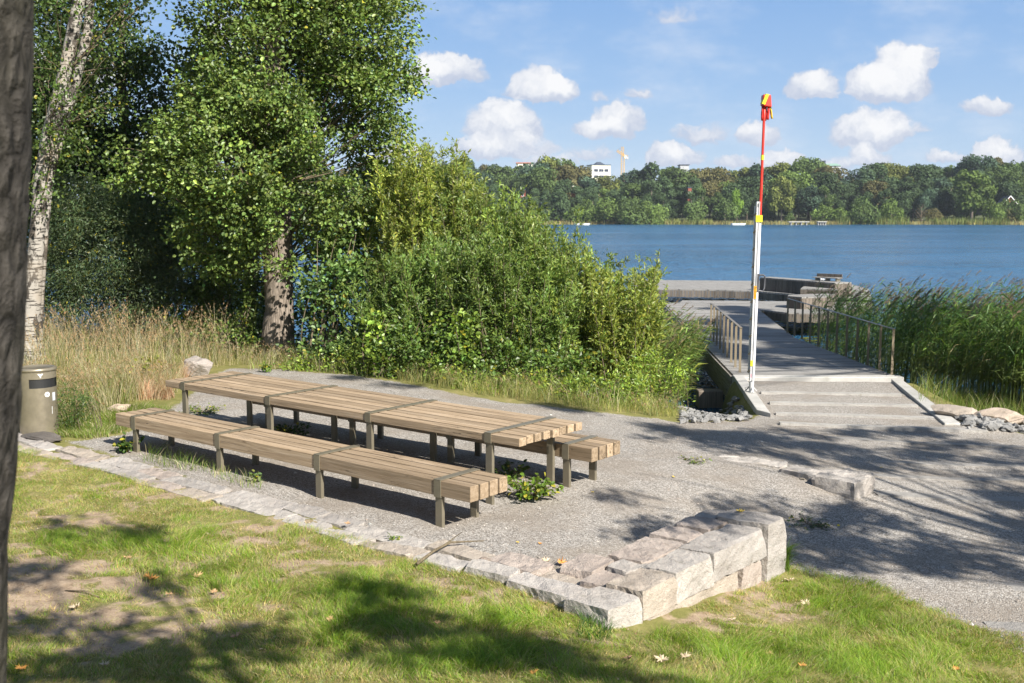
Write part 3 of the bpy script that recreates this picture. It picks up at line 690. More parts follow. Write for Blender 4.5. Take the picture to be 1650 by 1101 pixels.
# ---- railings
def railing(label, feet, H=1.0):
    root = empty('railing', tuple(feet[0]), 0, label, 'railing', 'bronze steel railings of the boardwalk')
    inv = root.matrix_basis.inverted(); mb = MB(); tops = [f+Vector((0, 0, H)) for f in feet]
    d_ = (feet[-1]-feet[0]).normalized(); sdv = Vector((-d_.y, d_.x, 0))*.03
    V = []
    for p in [feet[0]+Vector((0, 0, H))-d_*.02]+tops[1:]: V += [p-sdv, p+sdv, p+sdv+Vector((0, 0, .014)), p-sdv+Vector((0, 0, .014))]
    n_ = len(tops); F = [(4*i+j, 4*i+(j+1)%4, 4*i+4+(j+1)%4, 4*i+4+j) for i in range(n_-1) for j in range(4)]+[(3, 2, 1, 0), tuple(4*(n_-1)+j for j in range(4))]
    mb.add([tuple(v) for v in V], F); o = mb.build('handrail', M_alu if False else M_rail, root); o.matrix_parent_inverse = inv
    for f in feet:
        b = MB(); M_ = Matrix.Translation(f) @ Matrix.Rotation(math.atan2(d_.y, d_.x), 4, 'Z')
        b.box(-.006, .006, -.026, .026, -.02, H, .001, M_); b.box(-.05, .05, -.045, .045, 0, .008, .001, M_)
        o = b.build('post', M_rail, root); o.matrix_parent_inverse = inv
rf = [(1437,605),(1411,597),(1389,588),(1370,580),(1353,573),(1337,567),(1323,560),(1311,556),(1299,550),(1289,545),(1280,541),(1271,536),(1263,530)]
p0, p1 = at(1437,605,ZD), at(1280,541,ZD)
railing('long bronze steel railing on the right side of the boardwalk, against the reeds', [p0.lerp(p1, k/10) for k in range(12)])
p0, p1 = at(1192,600,ZD), at(1168,572,ZD)
railing('short bronze steel railing on the left side of the boardwalk, half hidden by reeds', [p0.lerp(p1, k/3.6) for k in range(9)], .98)

# ================================================================== JETTY BEYOND
def poly_deck(parent, name, pts, z, th, material, sidemat=None, sname='side'):
    P0 = [at(*a, z) for a in pts]; inv = parent.matrix_basis.inverted(); mb = MB()
    A = sum((P0[i].x*P0[(i+1)%len(P0)].y-P0[(i+1)%len(P0)].x*P0[i].y) for i in range(len(P0)))
    if A < 0: P0 = P0[::-1]
    n_ = len(P0); mb.add([(p.x, p.y, z) for p in P0]+[(p.x, p.y, z-.05) for p in P0], [tuple(range(n_)), tuple(range(n_, 2*n_))[::-1]]+[(i, n_+i, n_+(i+1)%n_, (i+1)%n_) for i in range(n_)], col=(.5, .3, .7))
    o = mb.build(name, material, parent); o.matrix_parent_inverse = inv
    mb = MB(); c = sum(P0, Vector())/n_; r_ = random.Random(int(abs(P0[0].x)*100))
    for i in range(n_):                                   # vertical boards round the edge
        a, b_ = P0[i], P0[(i+1)%n_]; d_ = (b_-a); L_ = d_.length; d_.normalize(); k = max(1, int(L_/.14)); s_ = L_/k
        ang = math.atan2(d_.y, d_.x)
        for j in range(k):
            q = a+d_*(j*s_); M_ = Matrix.Translation((q.x, q.y, 0)) @ Matrix.Rotation(ang, 4, 'Z')
            mb.box(.006, s_-.006, -.03, -.002, z-th+r_.uniform(-.015, .015), z-.052, 0, M_, col=(r_.random(), r_.random(), r_.random()))
    o = mb.build(sname, sidemat or M_dockside, parent); o.matrix_parent_inverse = inv
# tiled deck pattern of short boards
def deckm():
    m, n = mat('bleached_deck'); o = n.coord('Object'); br = n.node('ShaderNodeTexBrick')
    n.put(br.inputs['Vector'], o); br.inputs['Scale'].default_value = 1; br.inputs['Brick Width'].default_value = .9; br.inputs['Row Height'].default_value = .15; br.inputs['Mortar Size'].default_value = .012
    n.put(br.inputs['Color1'], (.29, .28, .26)); n.put(br.inputs['Color2'], (.22, .21, .195)); n.put(br.inputs['Mortar'], (.09, .085, .08))
    c = n.mix(n.rng(n.noise(o, 2, 4), .4, .7, 0, .4), br.outputs[0], (.34, .325, .30, 1))
    n.out(n.bsdf(Base_Color=c, Roughness=.8, Specular_IOR_Level=.2)); return m
M_deck2 = deckm()
jt = empty('jetty', tuple(at(1200, 480, ZD)), 0, 'angular wooden jetty on the lake beyond the boardwalk', 'jetty')
poly_deck(jt, 'landing', [(1080,499),(1232,500),(1270,504),(1345,505),(1405,487),(1100,484)], ZD-.03, .34, M_deck2)
poly_deck(jt, 'walkway', [(1020,465),(1150,467),(1215,469),(1405,484),(1400,466),(1375,459),(1240,453),(1020,451)], ZD+.0, .36, M_deck2)
poly_deck(jt, 'platform', [(1225,447),(1345,456),(1372,455),(1240,446)], ZD+.6, .62, M_deck2)
poly_deck(jt, 'platform', [(1290,465),(1348,467),(1350,463),(1296,461)], ZD+.36, .45, M_deck2)
poly_deck(jt, 'platform', [(1269,477),(1292,479),(1330,478),(1345,473),(1272,475)], ZD+.42, .6, M_deck2)
# bench on the platform
jb = empty('jetty_bench', tuple(aty(1334, 452, 51)), 0, 'slatted wooden bench with a backrest on top of the jetty platform', 'bench')
inv = jb.matrix_basis.inverted(); pz = ZD+.6; a, b_ = at(1312, 452, pz), at(1355, 454, pz); d_ = Vector((b_.x-a.x, b_.y-a.y, 0)); L_ = d_.length
M_ = Matrix.Translation((a.x, a.y, pz)) @ Matrix.Rotation(math.atan2(d_.y, d_.x), 4, 'Z')
mb = MB(); k = int(L_/.1)
for j in range(k): mb.box(j*.1+.006, j*.1+.094, .2, .24, .10, .30, 0, M_, col=(random.random(), .4, .2))
mb.build('backrest', M_dockside, jb).matrix_parent_inverse = inv
mb = MB()
for j in range(k): mb.box(j*.1+.004, j*.1+.096, -.2, .19, .13, .16, 0, M_, col=(random.random(), .4, .2))
mb.build('seat', M_deckwood, jb).matrix_parent_inverse = inv
for x in (.15, L_/2, L_-.15):
    mb = MB(); mb.box(x-.03, x+.03, -.15, .19, 0, .128, 0, M_); mb.build('leg', M_steel, jb).matrix_parent_inverse = inv
# bathing ladder hoops
lad = empty('bathing_ladder', tuple(at(1328, 467, ZD)), 0, 'curved pale steel handrails of a bathing ladder at the jetty edge', 'ladder')
inv = lad.matrix_basis.inverted(); c = aty(1326, 466, 47.4)
for dy in (0, .5):
    mb = MB(); mb.tube([(c.x-.24+.48*(1-math.cos(math.pi*k/10))/2, c.y+dy, ZD+.02+.62*math.sin(math.pi*k/10)**.6) for k in range(11)], .025, 8)
    mb.build('handrail', M_alu, lad).matrix_parent_inverse = inv

# ================================================================== RESCUE POLE
pb = at(1209, 632, -.44); zb = -.44; HY = pb.y
rp = empty('rescue_pole', (pb.x, pb.y, zb), 0, 'tall white rescue ladder with a red pole and red-yellow hood, on the left wing wall', 'rescue pole')
def pz_(py): return (aty(1210, py, HY).z-zb)
def pX(px_): return (px_-1209)/FPX*HY
lean = lambda z: z*.014                                   # leans slightly to the right
M_ = None
def lx(x, z): return x+lean(z)
H1, HT = pz_(355), pz_(162)
mb = MB(); mb.tube([(lx(.02, 0), 0, .0), (lx(.035, 1), 0, .35), (lx(.05, H1), 0, H1)], [.034, .030, .028], 14); mb.build('tube', M_alu, rp, True)
mb = MB(); zs = (pz_(613), pz_(325)); w_ = .052
for (xa, xb, ya, yb) in ((-.03, .03, -.035, .03), (-.03, -.018, -.05, -.036), (.018, .03, -.05, -.036)):
    v = [(lx(xx, z)+.0, yy, z) for z in zs for xx, yy in ((xa, ya), (xb, ya), (xb, yb), (xa, yb))]
    mb.add(v, [(3, 2, 1, 0), (4, 5, 6, 7), (0, 1, 5, 4), (1, 2, 6, 5), (2, 3, 7, 6), (3, 0, 4, 7)])
mb.build('stile', M_alu, rp)
mb = MB(); v = [(lx(xx, z), yy, z) for z in (pz_(602), pz_(332)) for xx, yy in ((-.058, 0), (-.036, 0), (-.036, .04), (-.058, .04))]
mb.add(v, [(3, 2, 1, 0), (4, 5, 6, 7), (0, 1, 5, 4), (1, 2, 6, 5), (2, 3, 7, 6), (3, 0, 4, 7)]); mb.build('stile', M_alu, rp)
for py in range(345, 600, 28):
    z = pz_(py); mb = MB(); mb.tube([(lx(-.068, z), -.01, z-.03), (lx(-.03, z), -.045, z+.02)], .016, 8); mb.build('rung', M_steel, rp)
mb = MB(); mb.tube([(lx(.05, z), 0, z) for z in np.linspace(pz_(372), HT, 8)], [.026]*4+[.024]*4, 14); mb.build('pole', M_red, rp, True)
for (y0, y1, x0, x1, m_) in ((357,347,.0,.0,M_yellow),):
    mb = MB(); mb.box(lx(-.037, pz_(352)), lx(.085, pz_(352)), -.054, -.0375, pz_(358), pz_(347), 0); mb.build('sticker', M_yellow, rp)
mb = MB(); z = pz_(254); mb.tube([(lx(.05, z), 0, z-.045), (lx(.05, z), 0, z+.045)], .029, 14); mb.build('band', M_yellow, rp)
z = pz_(471); mb = MB(); mb.box(lx(-.022, z), lx(.03, z), -.056, -.0505, z-.12, z+.12, .001); ol = mb.build('warning_label', M_orange, rp)
mb = MB()
for k in range(9): mb.box(lx(-.014, z), lx(.012+.008*(k%3), z), -.0585, -.0565, z-.1+k*.023, z-.09+k*.023, 0)
mb.build('text_lines', M_black, ol)
z = pz_(585); mb = MB(); mb.box(lx(-.03, z), lx(.012, z), -.057, -.051, z-.055, z+.055, .001); mb.build('sticker', M_yellow, rp)
z = pz_(330); mb = MB(); mb.box(lx(-.016, z), lx(.004, z), -.0375, -.0355, z-.05, z+.02, 0); mb.build('sticker', M_black, rp)
z = pz_(605); mb = MB(); mb.box(lx(-.02, z), lx(.0, z), -.0375, -.0355, z-.035, z+.03, 0); mb.build('sticker', simple('pink_label', (.6, .25, .3)), rp)
z0_, z1_ = pz_(468), pz_(443); mb = MB(); xx = .06
mb.tube([(lx(xx, z0_), -.02, z0_), (lx(xx+.09, z0_), -.02, z0_-.02), (lx(xx+.12, z0_), -.02, z0_+.04), (lx(xx+.125, z1_), -.02, z1_-.03), (lx(xx+.09, z1_), -.02, z1_), (lx(xx, z1_), -.02, z1_-.01)], .016, 8)
mb.box(lx(.045, z0_), lx(.078, z0_), -.045, .03, z0_-.03, z1_+.02, .003); mb.build('handle', simple('grey_plastic', (.10, .10, .11), .5), rp)
mb = MB()
for a_ in (0, 2.1, 4.2): mb.tube([(.02, 0, .13), (.02+.13*math.cos(a_+.5), .13*math.sin(a_+.5), .012)], .012, 6)
mb.lathe([(.05, .0), (.05, .012)], 16, (.02, 0)); mb.tube([(.02, 0, 0), (.02, 0, .2)], .045, 12); mb.build('foot_bracket', M_alu, rp)
mb = MB(); mb.tube([(-.08, -.05, .02), (-.12, -.06, .09), (-.05, -.07, .12), (-.1, -.02, .03)], .006, 5); mb.build('wire', M_black, rp)
# hood: folded cloth box with hanging flaps
hx = lx(.05, HT); mb = MB()
v = [(hx-.06, -.10, HT-.10), (hx+.12, -.07, HT-.13), (hx+.12, .09, HT-.13), (hx-.06, .09, HT-.10), (hx-.045, -.09, HT+.10), (hx+.10, -.07, HT+.10), (hx+.10, .08, HT+.09), (hx-.05, .08, HT+.10)]
mb.add(v, [(3, 2, 1, 0), (4, 5, 6, 7), (0, 1, 5, 4), (1, 2, 6, 5), (2, 3, 7, 6), (3, 0, 4, 7)]); hd = mb.build('hood', M_red, rp)
bv = hd.modifiers.new('b', 'BEVEL'); bv.width = .015; bv.segments = 2
mb = MB(); mb.add([(hx-.068, -.108, HT-.07), (hx-.02, -.112, HT-.09), (hx+.055, -.104, HT+.098), (hx+.0, -.104, HT+.104), (hx-.075, .02, HT-.07), (hx-.02, .02, HT+.106), (hx+.05, .02, HT+.106)],
    [(0, 1, 2, 3), (3, 2, 6, 5), (0, 3, 5, 4)]); yb_ = mb.build('hood_stripe', M_yellow, rp); sm = yb_.modifiers.new('s', 'SOLIDIFY'); sm.thickness = .006; sm.offset = 1
def flap(x0, x1, y, z0, z1, dx, m_):
    mb = MB(); V = []; F = []
    for i in range(5):
        k = i/4; 
        for j in range(4):
            u = j/3; V.append((hx+x0+(x1-x0)*u+dx*k, y+.02*math.sin(u*5+k*3), z0+(z1-z0)*k))
    F = [(i*4+j, i*4+j+1, i*4+j+5, i*4+j+4) for i in range(4) for j in range(3)]
    mb.add(V, F); o = mb.build('flap', m_, rp, True); s_ = o.modifiers.new('s', 'SOLIDIFY'); s_.thickness = .006
flap(-.06, -.035, -.02, HT-.1, HT-.37, 0, M_red); flap(-.035, .05, .045, HT-.1, HT-.37, .0, simple('dark_red_cloth', (.28, .02, .02), .8)); flap(.045, .085, -.03, HT-.12, HT-.36, -.005, M_red); flap(.085, .115, -.02, HT-.12, HT-.34, .045, simple('yellow_cloth', (.72, .50, .02), .8))

# ================================================================== LITTER BIN
bp = at(64, 700, 0); bn = empty('litter_bin', (bp.x, bp.y, bp.z-.03), 0, 'round olive steel litter bin with a dark slot beside the near tree trunk', 'litter bin')
rb = .243; Hb = .955; mb = MB(); sides = 48; V = []; F = []
zsb = [0, .02, .06, .3, .5, .66, .69, .81, .83, .9, .915]
rr = [rb-.01, rb-.002, rb, rb, rb, rb, rb, rb, rb, rb, rb]
for z, r1 in zip(zsb, rr): V += [(r1*math.cos(2*math.pi*j/sides), r1*math.sin(2*math.pi*j/sides), z) for j in range(sides)]
slot = [j for j in range(sides) if abs(((2*math.pi*(j+.5)/sides+math.pi/2-.92+math.pi)%(2*math.pi))-math.pi) < .92]
for k in range(len(zsb)-1):
    for j in range(sides):
        if k == 6 and j in slot: continue
        F.append((k*sides+j, k*sides+(j+1)%sides, (k+1)*sides+(j+1)%sides, (k+1)*sides+j))
mb.add(V, F); mb.build('body', M_bin, bn, True)
mb = MB(); mb.lathe([(rb-.012, .5), (rb-.012, .9)], 48); mb.build('slot_darkness', M_black, bn)  # black drum added behind the slot to stand for its dark inside
mb = MB(); mb.lathe([(rb+.001, .905), (rb+.012, .91), (rb+.014, .935), (rb-.0, .95), (rb-.03, .956), (rb-.035, .945), (.0, .945)], 48); mb.build('lid', M_bin, bn, True)
def on_cyl(a_, z, r1=rb+.002): return Vector((r1*math.sin(a_), -r1*math.cos(a_), z))
def decal(name, shape, a0, z0, sc, m_, r1=rb+.002, parent=None):
    mb = MB(); V = [tuple(on_cyl(a0+x*sc/rb, z0+y*sc, r1)) for x, y in shape]; n_ = len(V); V += [tuple(on_cyl(a0+x*sc/rb, z0+y*sc, r1-.0015)) for x, y in shape]
    mb.add(V, [tuple(range(n_))]+[(i, n_+i, n_+(i+1)%n_, (i+1)%n_) for i in range(n_)]); o = mb.build(name, m_, parent or bn); return o
bird = [(-1,.65),(-.3,.6),(0,.35),(.3,.6),(1,.65),(.75,.2),(.45,-.1),(.25,-.2),(.2,-.75),(0,-1),(-.2,-.75),(-.25,-.2),(-.45,-.1),(-.75,.2)]
decal('emblem', bird, .60, .862, .034, M_white)
circ = [(math.cos(2*math.pi*k/20), math.sin(2*math.pi*k/20)) for k in range(20)]
st_ = decal('round_sticker', circ, .92, .60, .034, M_white)
mb = MB()
for zc_, rr_ in ((.611, .0085), (.590, .0105)):
    for k in range(14):
        a0_, a1_ = 2*math.pi*k/14, 2*math.pi*(k+1)/14
        mb.add([tuple(on_cyl(.92+q*math.cos(w)/rb, zc_+q*math.sin(w), rb+.0035)) for q, w in ((rr_, a0_), (rr_+.006, a0_), (rr_+.006, a1_), (rr_, a1_))], [(0, 1, 2, 3)])
mb.build('digit', M_black, st_)
decal('label', [(-.5,-1),(.5,-1),(.5,1),(-.5,1)], 1.36, .56, .055, simple('grey_label', (.5, .52, .55), .5))
decal('scratch', [(-.1,-1),(.1,-1),(.15,1),(-.05,1)], 1.18, .38, .05, simple('scratch_paint', (.5, .5, .48), .5))

# ================================================================== VEGETATION
def rand_dirs(n, up=0.0):
    d = RNG.normal(0, 1, (n, 3)); d[:, 2] += up; return unit(d)
def path_pts(a, b, n=6, bend=.1, r_=random):
    a, b = Vector(a), Vector(b); L = (b-a).length; off = Vector((r_.uniform(-1, 1), r_.uniform(-1, 1), r_.uniform(-.2, 1)))*L*bend
    return [a.lerp(b, k/(n-1))+off*math.sin(math.pi*k/(n-1)) for k in range(n)]
def crown(ells, spacing, trunk_pts, trunk_r, leaf_n, leaf_L, leaf_W, base, alt, palt, root, mleaf, mbark, shell=.55, six=True, twig=True, tr_name='trunk', cl_r=.35, vary=.22, seed=0, up=-.15, flat=.6, keep=1.0, trunk_from=0, limbname='limb', gth=.26):
    """ells: (centre, radii) list. clusters on a jittered grid inside, thinner toward the middle; each a twig with leaves"""
    r = np.random.default_rng(seed); pts = []
    for c, rad in ells:
        c = np.array(c); rad = np.array(rad); vol = 4.19*rad.prod(); n = int(vol/spacing**3)+1
        d = unit(r.normal(0, 1, (n, 3)))*(r.random((n, 1))**(1/3)); k = np.linalg.norm(d, axis=1)
        m = r.random(n) < np.clip((k/shell)**2, .15, 1)*keep
        pts.append(c+d[m]*rad)
    P = np.concatenate(pts)
    key = np.floor(P/(spacing*.8)).astype(int); _, ui = np.unique(key, axis=0, return_index=True); P = P[ui]
    # a lumpy crown: drop clusters where a coarse noise is low so gaps open up
    g = vnoise(P[:, 0]+P[:, 1]*.6, P[:, 2]+P[:, 1]*.4, spacing*3.0, seed%40); P = P[g > gth]
    mb = MB(); n = len(P); tw = MB()
    cc = np.mean([e[0] for e in ells], axis=0)
    if trunk_pts is not None:
        T = np.array([tuple(p) for p in trunk_pts]); 
    for i in range(n):
        p = P[i]; k = max(3, int(leaf_n*r.uniform(.6, 1.4))); out_ = p-cc; out_[2] = out_[2]*.3+.2; out_ = out_/np.linalg.norm(out_)
        ax = unit((out_+r.normal(0, .6, 3))[None])[0]; q = r.normal(0, 1, (k, 3))*cl_r*np.array([1, 1, flat])*.55+ax*r.uniform(-.5, .6, (k, 1))*cl_r
        A = unit(q/cl_r*.6+ax*.7+r.normal(0, .7, (k, 3))+np.array([0, 0, up])); N = unit(r.normal(0, .65, (k, 3))+np.array([.25, -.3, .8]))
        cl = math.exp(r.normal(0, .2)); sz = r.uniform(.6, 1.15, k)
        leaves(mb, p+q, A, N, leaf_L*sz, leaf_W*sz, colvar(k, np.array(base)*cl, vary, alt, palt), six, .15, .15)
        if twig and trunk_pts is not None and r.random() < .55:
            zt = min(max(p[2]-abs(r.normal(0, 1))*.8-.3, T[trunk_from][2]), T[-1][2]); j = np.argmin(abs(T[:, 2]-zt)); s_ = T[j]; dist = np.linalg.norm(p-s_)
            if r.random() < .10: tw.tube(path_pts(s_, p, 6, .08), [max(.01, .035*dist/3)*(1-.8*k_/5) for k_ in range(6)], 5, False)
            else:
                a_ = p+(s_-p)*min(1, .9/max(dist, .1)); tw.tube(path_pts(a_, p, 4, .1), [.012, .009, .006, .004], 4, False)
    o = mb.build('foliage', mleaf, root)
    if tw.v: tw.build(limbname, mbark, root, True)
    return o
def trunk(root, pts, rad, material, sides=16, name='trunk', wob=.02):
    mb = MB(); P = [Vector(p) for p in pts]; Q = []; Rr = []
    for i in range(len(P)-1):
        for k in range(6):
            Q.append(P[i].lerp(P[i+1], k/6)); Rr.append(rad[i]+(rad[i+1]-rad[i])*k/6)
    Q.append(P[-1]); Rr.append(rad[-1]); mb.tube(Q, Rr, sides, True, wob=wob)
    return mb.build(name, material, root, True)
def E(px, py, rx, ry, Y, dy=0, ryd=None):     # ellipsoid seen at a pixel, distance Y
    c = aty(px, py, Y+dy); s_ = (Y+dy)/FPX; return ((c.x, c.y, c.z), (rx*s_, (ryd or min(rx, ry)*s_), ry*s_))

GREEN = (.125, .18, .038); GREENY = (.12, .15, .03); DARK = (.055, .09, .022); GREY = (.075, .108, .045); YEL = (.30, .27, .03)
# ---- the big alder
gA = on(447, 577); YA = gA.y
al = empty('alder_tree', (0, 0, 0), 0, 'broad leafy tree with a thick grey-brown trunk by the path behind the table', 'tree')
tp = [(gA.x, YA, gA.z-.3), (gA.x, YA, gA.z+.15), tuple(aty(450, 500, YA)), tuple(aty(449, 430, YA)), tuple(aty(447, 300, YA)), tuple(aty(445, 100, YA)), tuple(aty(442, -60, YA)), tuple(aty(440, -400, YA))]
trunk(al, tp, [.50, .40, .31, .33, .28, .23, .20, .12], M_bark, 22, wob=.035)
ells = [E(430,120,160,140,YA), E(560,60,100,95,YA,-.3), E(605,140,65,60,YA), E(300,180,95,95,YA,-.5), E(585,255,75,60,YA,.3), E(500,330,130,85,YA,-.4), E(380,370,100,75,YA,-.6), E(250,240,60,85,YA),
        E(545,180,100,80,YA,-.6), E(420,250,150,120,YA,-1.2), E(450,-130,230,140,YA), E(560,-40,110,80,YA), E(500,400,70,45,YA,-.4), E(395,405,60,38,YA,-.8), E(640,20,30,45,YA), E(655,120,22,20,YA), E(560,370,60,40,YA,.2), E(330,300,80,80,YA,-.9), E(450,330,110,80,YA,-1.3), E(490,265,90,60,YA,-1.4), E(450,385,60,46,YA,-1.5), E(400,200,90,60,YA,-1.5), E(625,175,36,22,YA,-.2), E(605,295,50,44,YA), E(555,310,60,55,YA,.3), E(635,240,30,20,YA), E(590,5,60,36,YA,-.3), E(640,205,22,12,YA,.2), E(440,405,75,36,YA,-1.2), E(530,420,50,34,YA,-.6), E(355,420,50,36,YA,-.6), E(652,118,30,14,YA,-.2), E(640,62,32,22,YA,.2), E(652,188,24,16,YA), E(668,130,14,10,YA), E(612,215,36,26,YA,-.3), E(620,-20,50,30,YA,.2), E(230,150,40,30,YA,-.6), E(215,210,30,24,YA,-.5), E(205,290,26,30,YA,-.4)]
crown(ells, .34, [Vector(p) for p in tp[3:]], .3, 44, .092, .078, GREEN, YEL, .006, al, M_leafglossy, M_twig, seed=3, cl_r=.27, vary=.32, shell=.6, flat=.5, gth=.29)
# ---- birch, two stems
YB = 21.5; bi = empty('birch_tree', (0, 0, 0), 0, 'leaning birch with two fused white stems behind the litter bin', 'tree')
zb0 = h1(aty(48, 560, YB).x, YB)
s1 = [(aty(44, 560, YB).x, YB, zb0-.2), aty(46, 540, YB), aty(52, 480, YB), aty(60, 380, YB), aty(66, 290, YB), aty(80, 210, YB), aty(104, 120, YB), aty(122, 30, YB), aty(138, -60, YB), aty(175, -300, YB)]
s2 = [(aty(54, 560, YB).x, YB+.12, zb0-.2), aty(56, 540, YB+.1), aty(60, 480, YB+.1), aty(68, 400, YB+.1), aty(78, 290, YB+.1), aty(98, 215, YB+.1), aty(122, 130, YB+.1), aty(142, 50, YB+.1), aty(150, -60, YB+.1), aty(150, -300, YB)]
trunk(bi, s1, [.27, .22, .18, .15, .135, .13, .125, .12, .11, .07], M_birch, 18)
trunk(bi, s2, [.20, .16, .13, .10, .09, .095, .095, .09, .08, .05], M_birch, 16)
ells = [E(120,-120,220,90,YB), E(240,-60,120,60,YB,-.3), E(120,230,35,40,YB,-.5), E(95,235,30,30,YB,-.5), E(70,200,25,20,YB,-.6), E(165,60,30,60,YB,-.3), E(60,250,20,24,YB,-.6), E(110,20,50,26,YB,-.6), E(100,150,22,22,YB,-.5), E(62,330,18,26,YB,-.5), E(60,290,30,36,YB,-.7), E(80,120,40,40,YB,-.5), E(150,170,40,40,YB,-.3), E(85,180,40,30,YB,-.4), E(160,120,50,70,YB,1.2), E(60,60,50,70,YB,1.5), E(180,20,55,50,YB,1)]
crown(ells, .40, [Vector(p) for p in s1[5:]], .2, 42, .07, .055, (.07, .11, .022), YEL, .04, bi, M_leaf, M_twig, seed=8, cl_r=.34)
# ---- dark trees behind, left
def bgtree(label, name, tx, base_py, Y, ells, base, seed, leafL=.09, leafW=.07, n=50, sp=.5, tr=.22, palt=.01, topz=None, shell=.7):
    g = aty(tx, base_py, Y); gz = h1(g.x, Y); root = empty(name, (g.x, Y, gz), 0, label, 'tree'); inv = root.matrix_basis.inverted()
    top = max(e[0][2] for e in ells); tp = [(g.x, Y, gz-.2), (g.x+.1, Y, gz+(top-gz)*.35), (g.x-.1, Y+.1, gz+(top-gz)*.7), (g.x+.05, Y, top)]
    trunk(root, tp, [tr, tr*.8, tr*.55, tr*.2], M_bark, 12)
    crown(ells, sp, [Vector(tp[0]).lerp(Vector(tp[-1]), k/8) for k in range(2, 9)], tr, n, leafL, leafW, base, YEL, palt, root, M_leaf, M_twig, seed=seed, cl_r=sp*.95, six=False, shell=shell)
    for c in root.children: c.matrix_parent_inverse = inv
    return root
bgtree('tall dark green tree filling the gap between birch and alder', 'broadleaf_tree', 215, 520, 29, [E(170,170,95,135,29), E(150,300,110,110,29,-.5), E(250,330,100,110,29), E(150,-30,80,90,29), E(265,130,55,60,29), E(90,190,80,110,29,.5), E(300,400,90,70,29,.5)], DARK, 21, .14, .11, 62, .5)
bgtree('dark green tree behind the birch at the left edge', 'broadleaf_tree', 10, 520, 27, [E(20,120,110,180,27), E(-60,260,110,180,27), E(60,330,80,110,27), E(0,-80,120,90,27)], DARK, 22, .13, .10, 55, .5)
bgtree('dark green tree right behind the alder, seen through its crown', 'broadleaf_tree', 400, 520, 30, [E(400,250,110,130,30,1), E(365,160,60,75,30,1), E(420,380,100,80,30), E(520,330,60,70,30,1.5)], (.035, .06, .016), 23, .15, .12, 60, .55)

def bush(label, name, cx, base_py, Y, ells, base, seed, leafL, leafW, n, sp, cat='shrub', material=None, palt=.02, six=False, alt=YEL, shell=.6, vary=.25):
    g = aty(cx, base_py, Y); gz = h1(g.x, Y); root = empty(name, (g.x, Y, gz), 0, label, cat); inv = root.matrix_basis.inverted()
    tw = MB()
    for e in ells:
        for q in range(3): 
            tgt = Vector(e[0])+Vector((random.uniform(-.3, .3), random.uniform(-.3, .3), .2)); b0 = Vector((g.x+random.uniform(-.3, .3), Y+random.uniform(-.2, .2), gz-.1))
            if cat in ('weeds', 'herb') or abs(tgt.x-b0.x) > 1.2: b0 = Vector((tgt.x+random.uniform(-.15, .15), tgt.y+random.uniform(-.1, .3), h1(tgt.x, tgt.y)-.1))
            th_ = .25 if cat in ('weeds', 'herb') or name == 'bramble_bush' else .8
            tw.tube(path_pts(b0, tgt, 6, .08), [.035*th_, .03*th_, .025*th_, .018*th_, .012*th_, .006*th_], 6, False); tw.build('stem', M_twig, root, True); tw = MB()
    crown(ells, sp, None, .1, n, leafL, leafW, base, alt, palt, root, material or M_leaf, M_twig, seed=seed, cl_r=sp*.95, six=six, shell=shell, vary=vary)
    for c in root.children: c.matrix_parent_inverse = inv
    return root
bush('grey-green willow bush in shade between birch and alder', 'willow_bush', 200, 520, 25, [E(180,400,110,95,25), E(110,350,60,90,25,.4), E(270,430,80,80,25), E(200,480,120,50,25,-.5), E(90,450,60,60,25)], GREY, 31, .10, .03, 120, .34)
bush('broad-leaved alder sapling right of the thick trunk', 'alder_sapling', 510, 600, 22.3, [E(525,490,38,50,22.3), E(565,450,50,50,22.6), E(545,540,55,50,22), E(590,520,45,60,22.3), E(515,575,32,30,22), E(590,390,40,45,23), E(530,400,25,30,23)], (.09, .15, .035), 32, .11, .09, 44, .32, material=M_leafglossy, six=True)
bush('leafy green shrub left of the thick trunk', 'leafy_shrub', 380, 575, 23.5, [E(375,550,30,40,23.8), E(345,530,30,30,24), E(392,500,20,40,24.4)], (.11, .16, .03), 33, .09, .065, 50, .3)

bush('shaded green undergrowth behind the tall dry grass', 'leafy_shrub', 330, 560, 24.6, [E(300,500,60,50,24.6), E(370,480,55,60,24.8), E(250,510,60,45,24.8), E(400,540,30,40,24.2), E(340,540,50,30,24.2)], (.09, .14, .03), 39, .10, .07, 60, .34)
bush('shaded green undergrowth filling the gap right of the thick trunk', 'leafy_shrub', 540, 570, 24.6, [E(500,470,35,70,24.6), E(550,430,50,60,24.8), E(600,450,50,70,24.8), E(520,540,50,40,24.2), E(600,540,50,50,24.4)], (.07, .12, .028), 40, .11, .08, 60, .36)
bush('sunny yellow-green weeds along the left foot of the thicket', 'weed_clump', 560, 605, 20.8, [E(500,590,40,18,21.3), E(560,588,40,26,21.2), E(620,600,40,24,20.6)], (.19, .26, .04), 47, .09, .045, 44, .2, cat='weeds')
bush('sunny yellow-green weeds along the middle foot of the thicket', 'weed_clump', 760, 625, 19.6, [E(690,606,44,26,20.0), E(760,612,44,26,19.6), E(830,620,40,26,19.3)], (.18, .25, .04), 48, .085, .04, 44, .2, cat='weeds')
bush('sunny yellow-green weeds along the right foot of the thicket', 'weed_clump', 950, 645, 18.8, [E(890,626,40,28,19.0), E(950,632,44,28,18.8), E(1010,636,40,34,18.7)], (.20, .27, .04), 49, .085, .035, 44, .2, cat='weeds')
bush('pale green goldenrod-like weeds right of the thick trunk', 'weed_clump', 640, 600, 20.9, [E(590,570,30,36,21), E(650,585,34,34,20.7)], (.16, .22, .045), 50, .08, .02, 60, .2, cat='weeds')
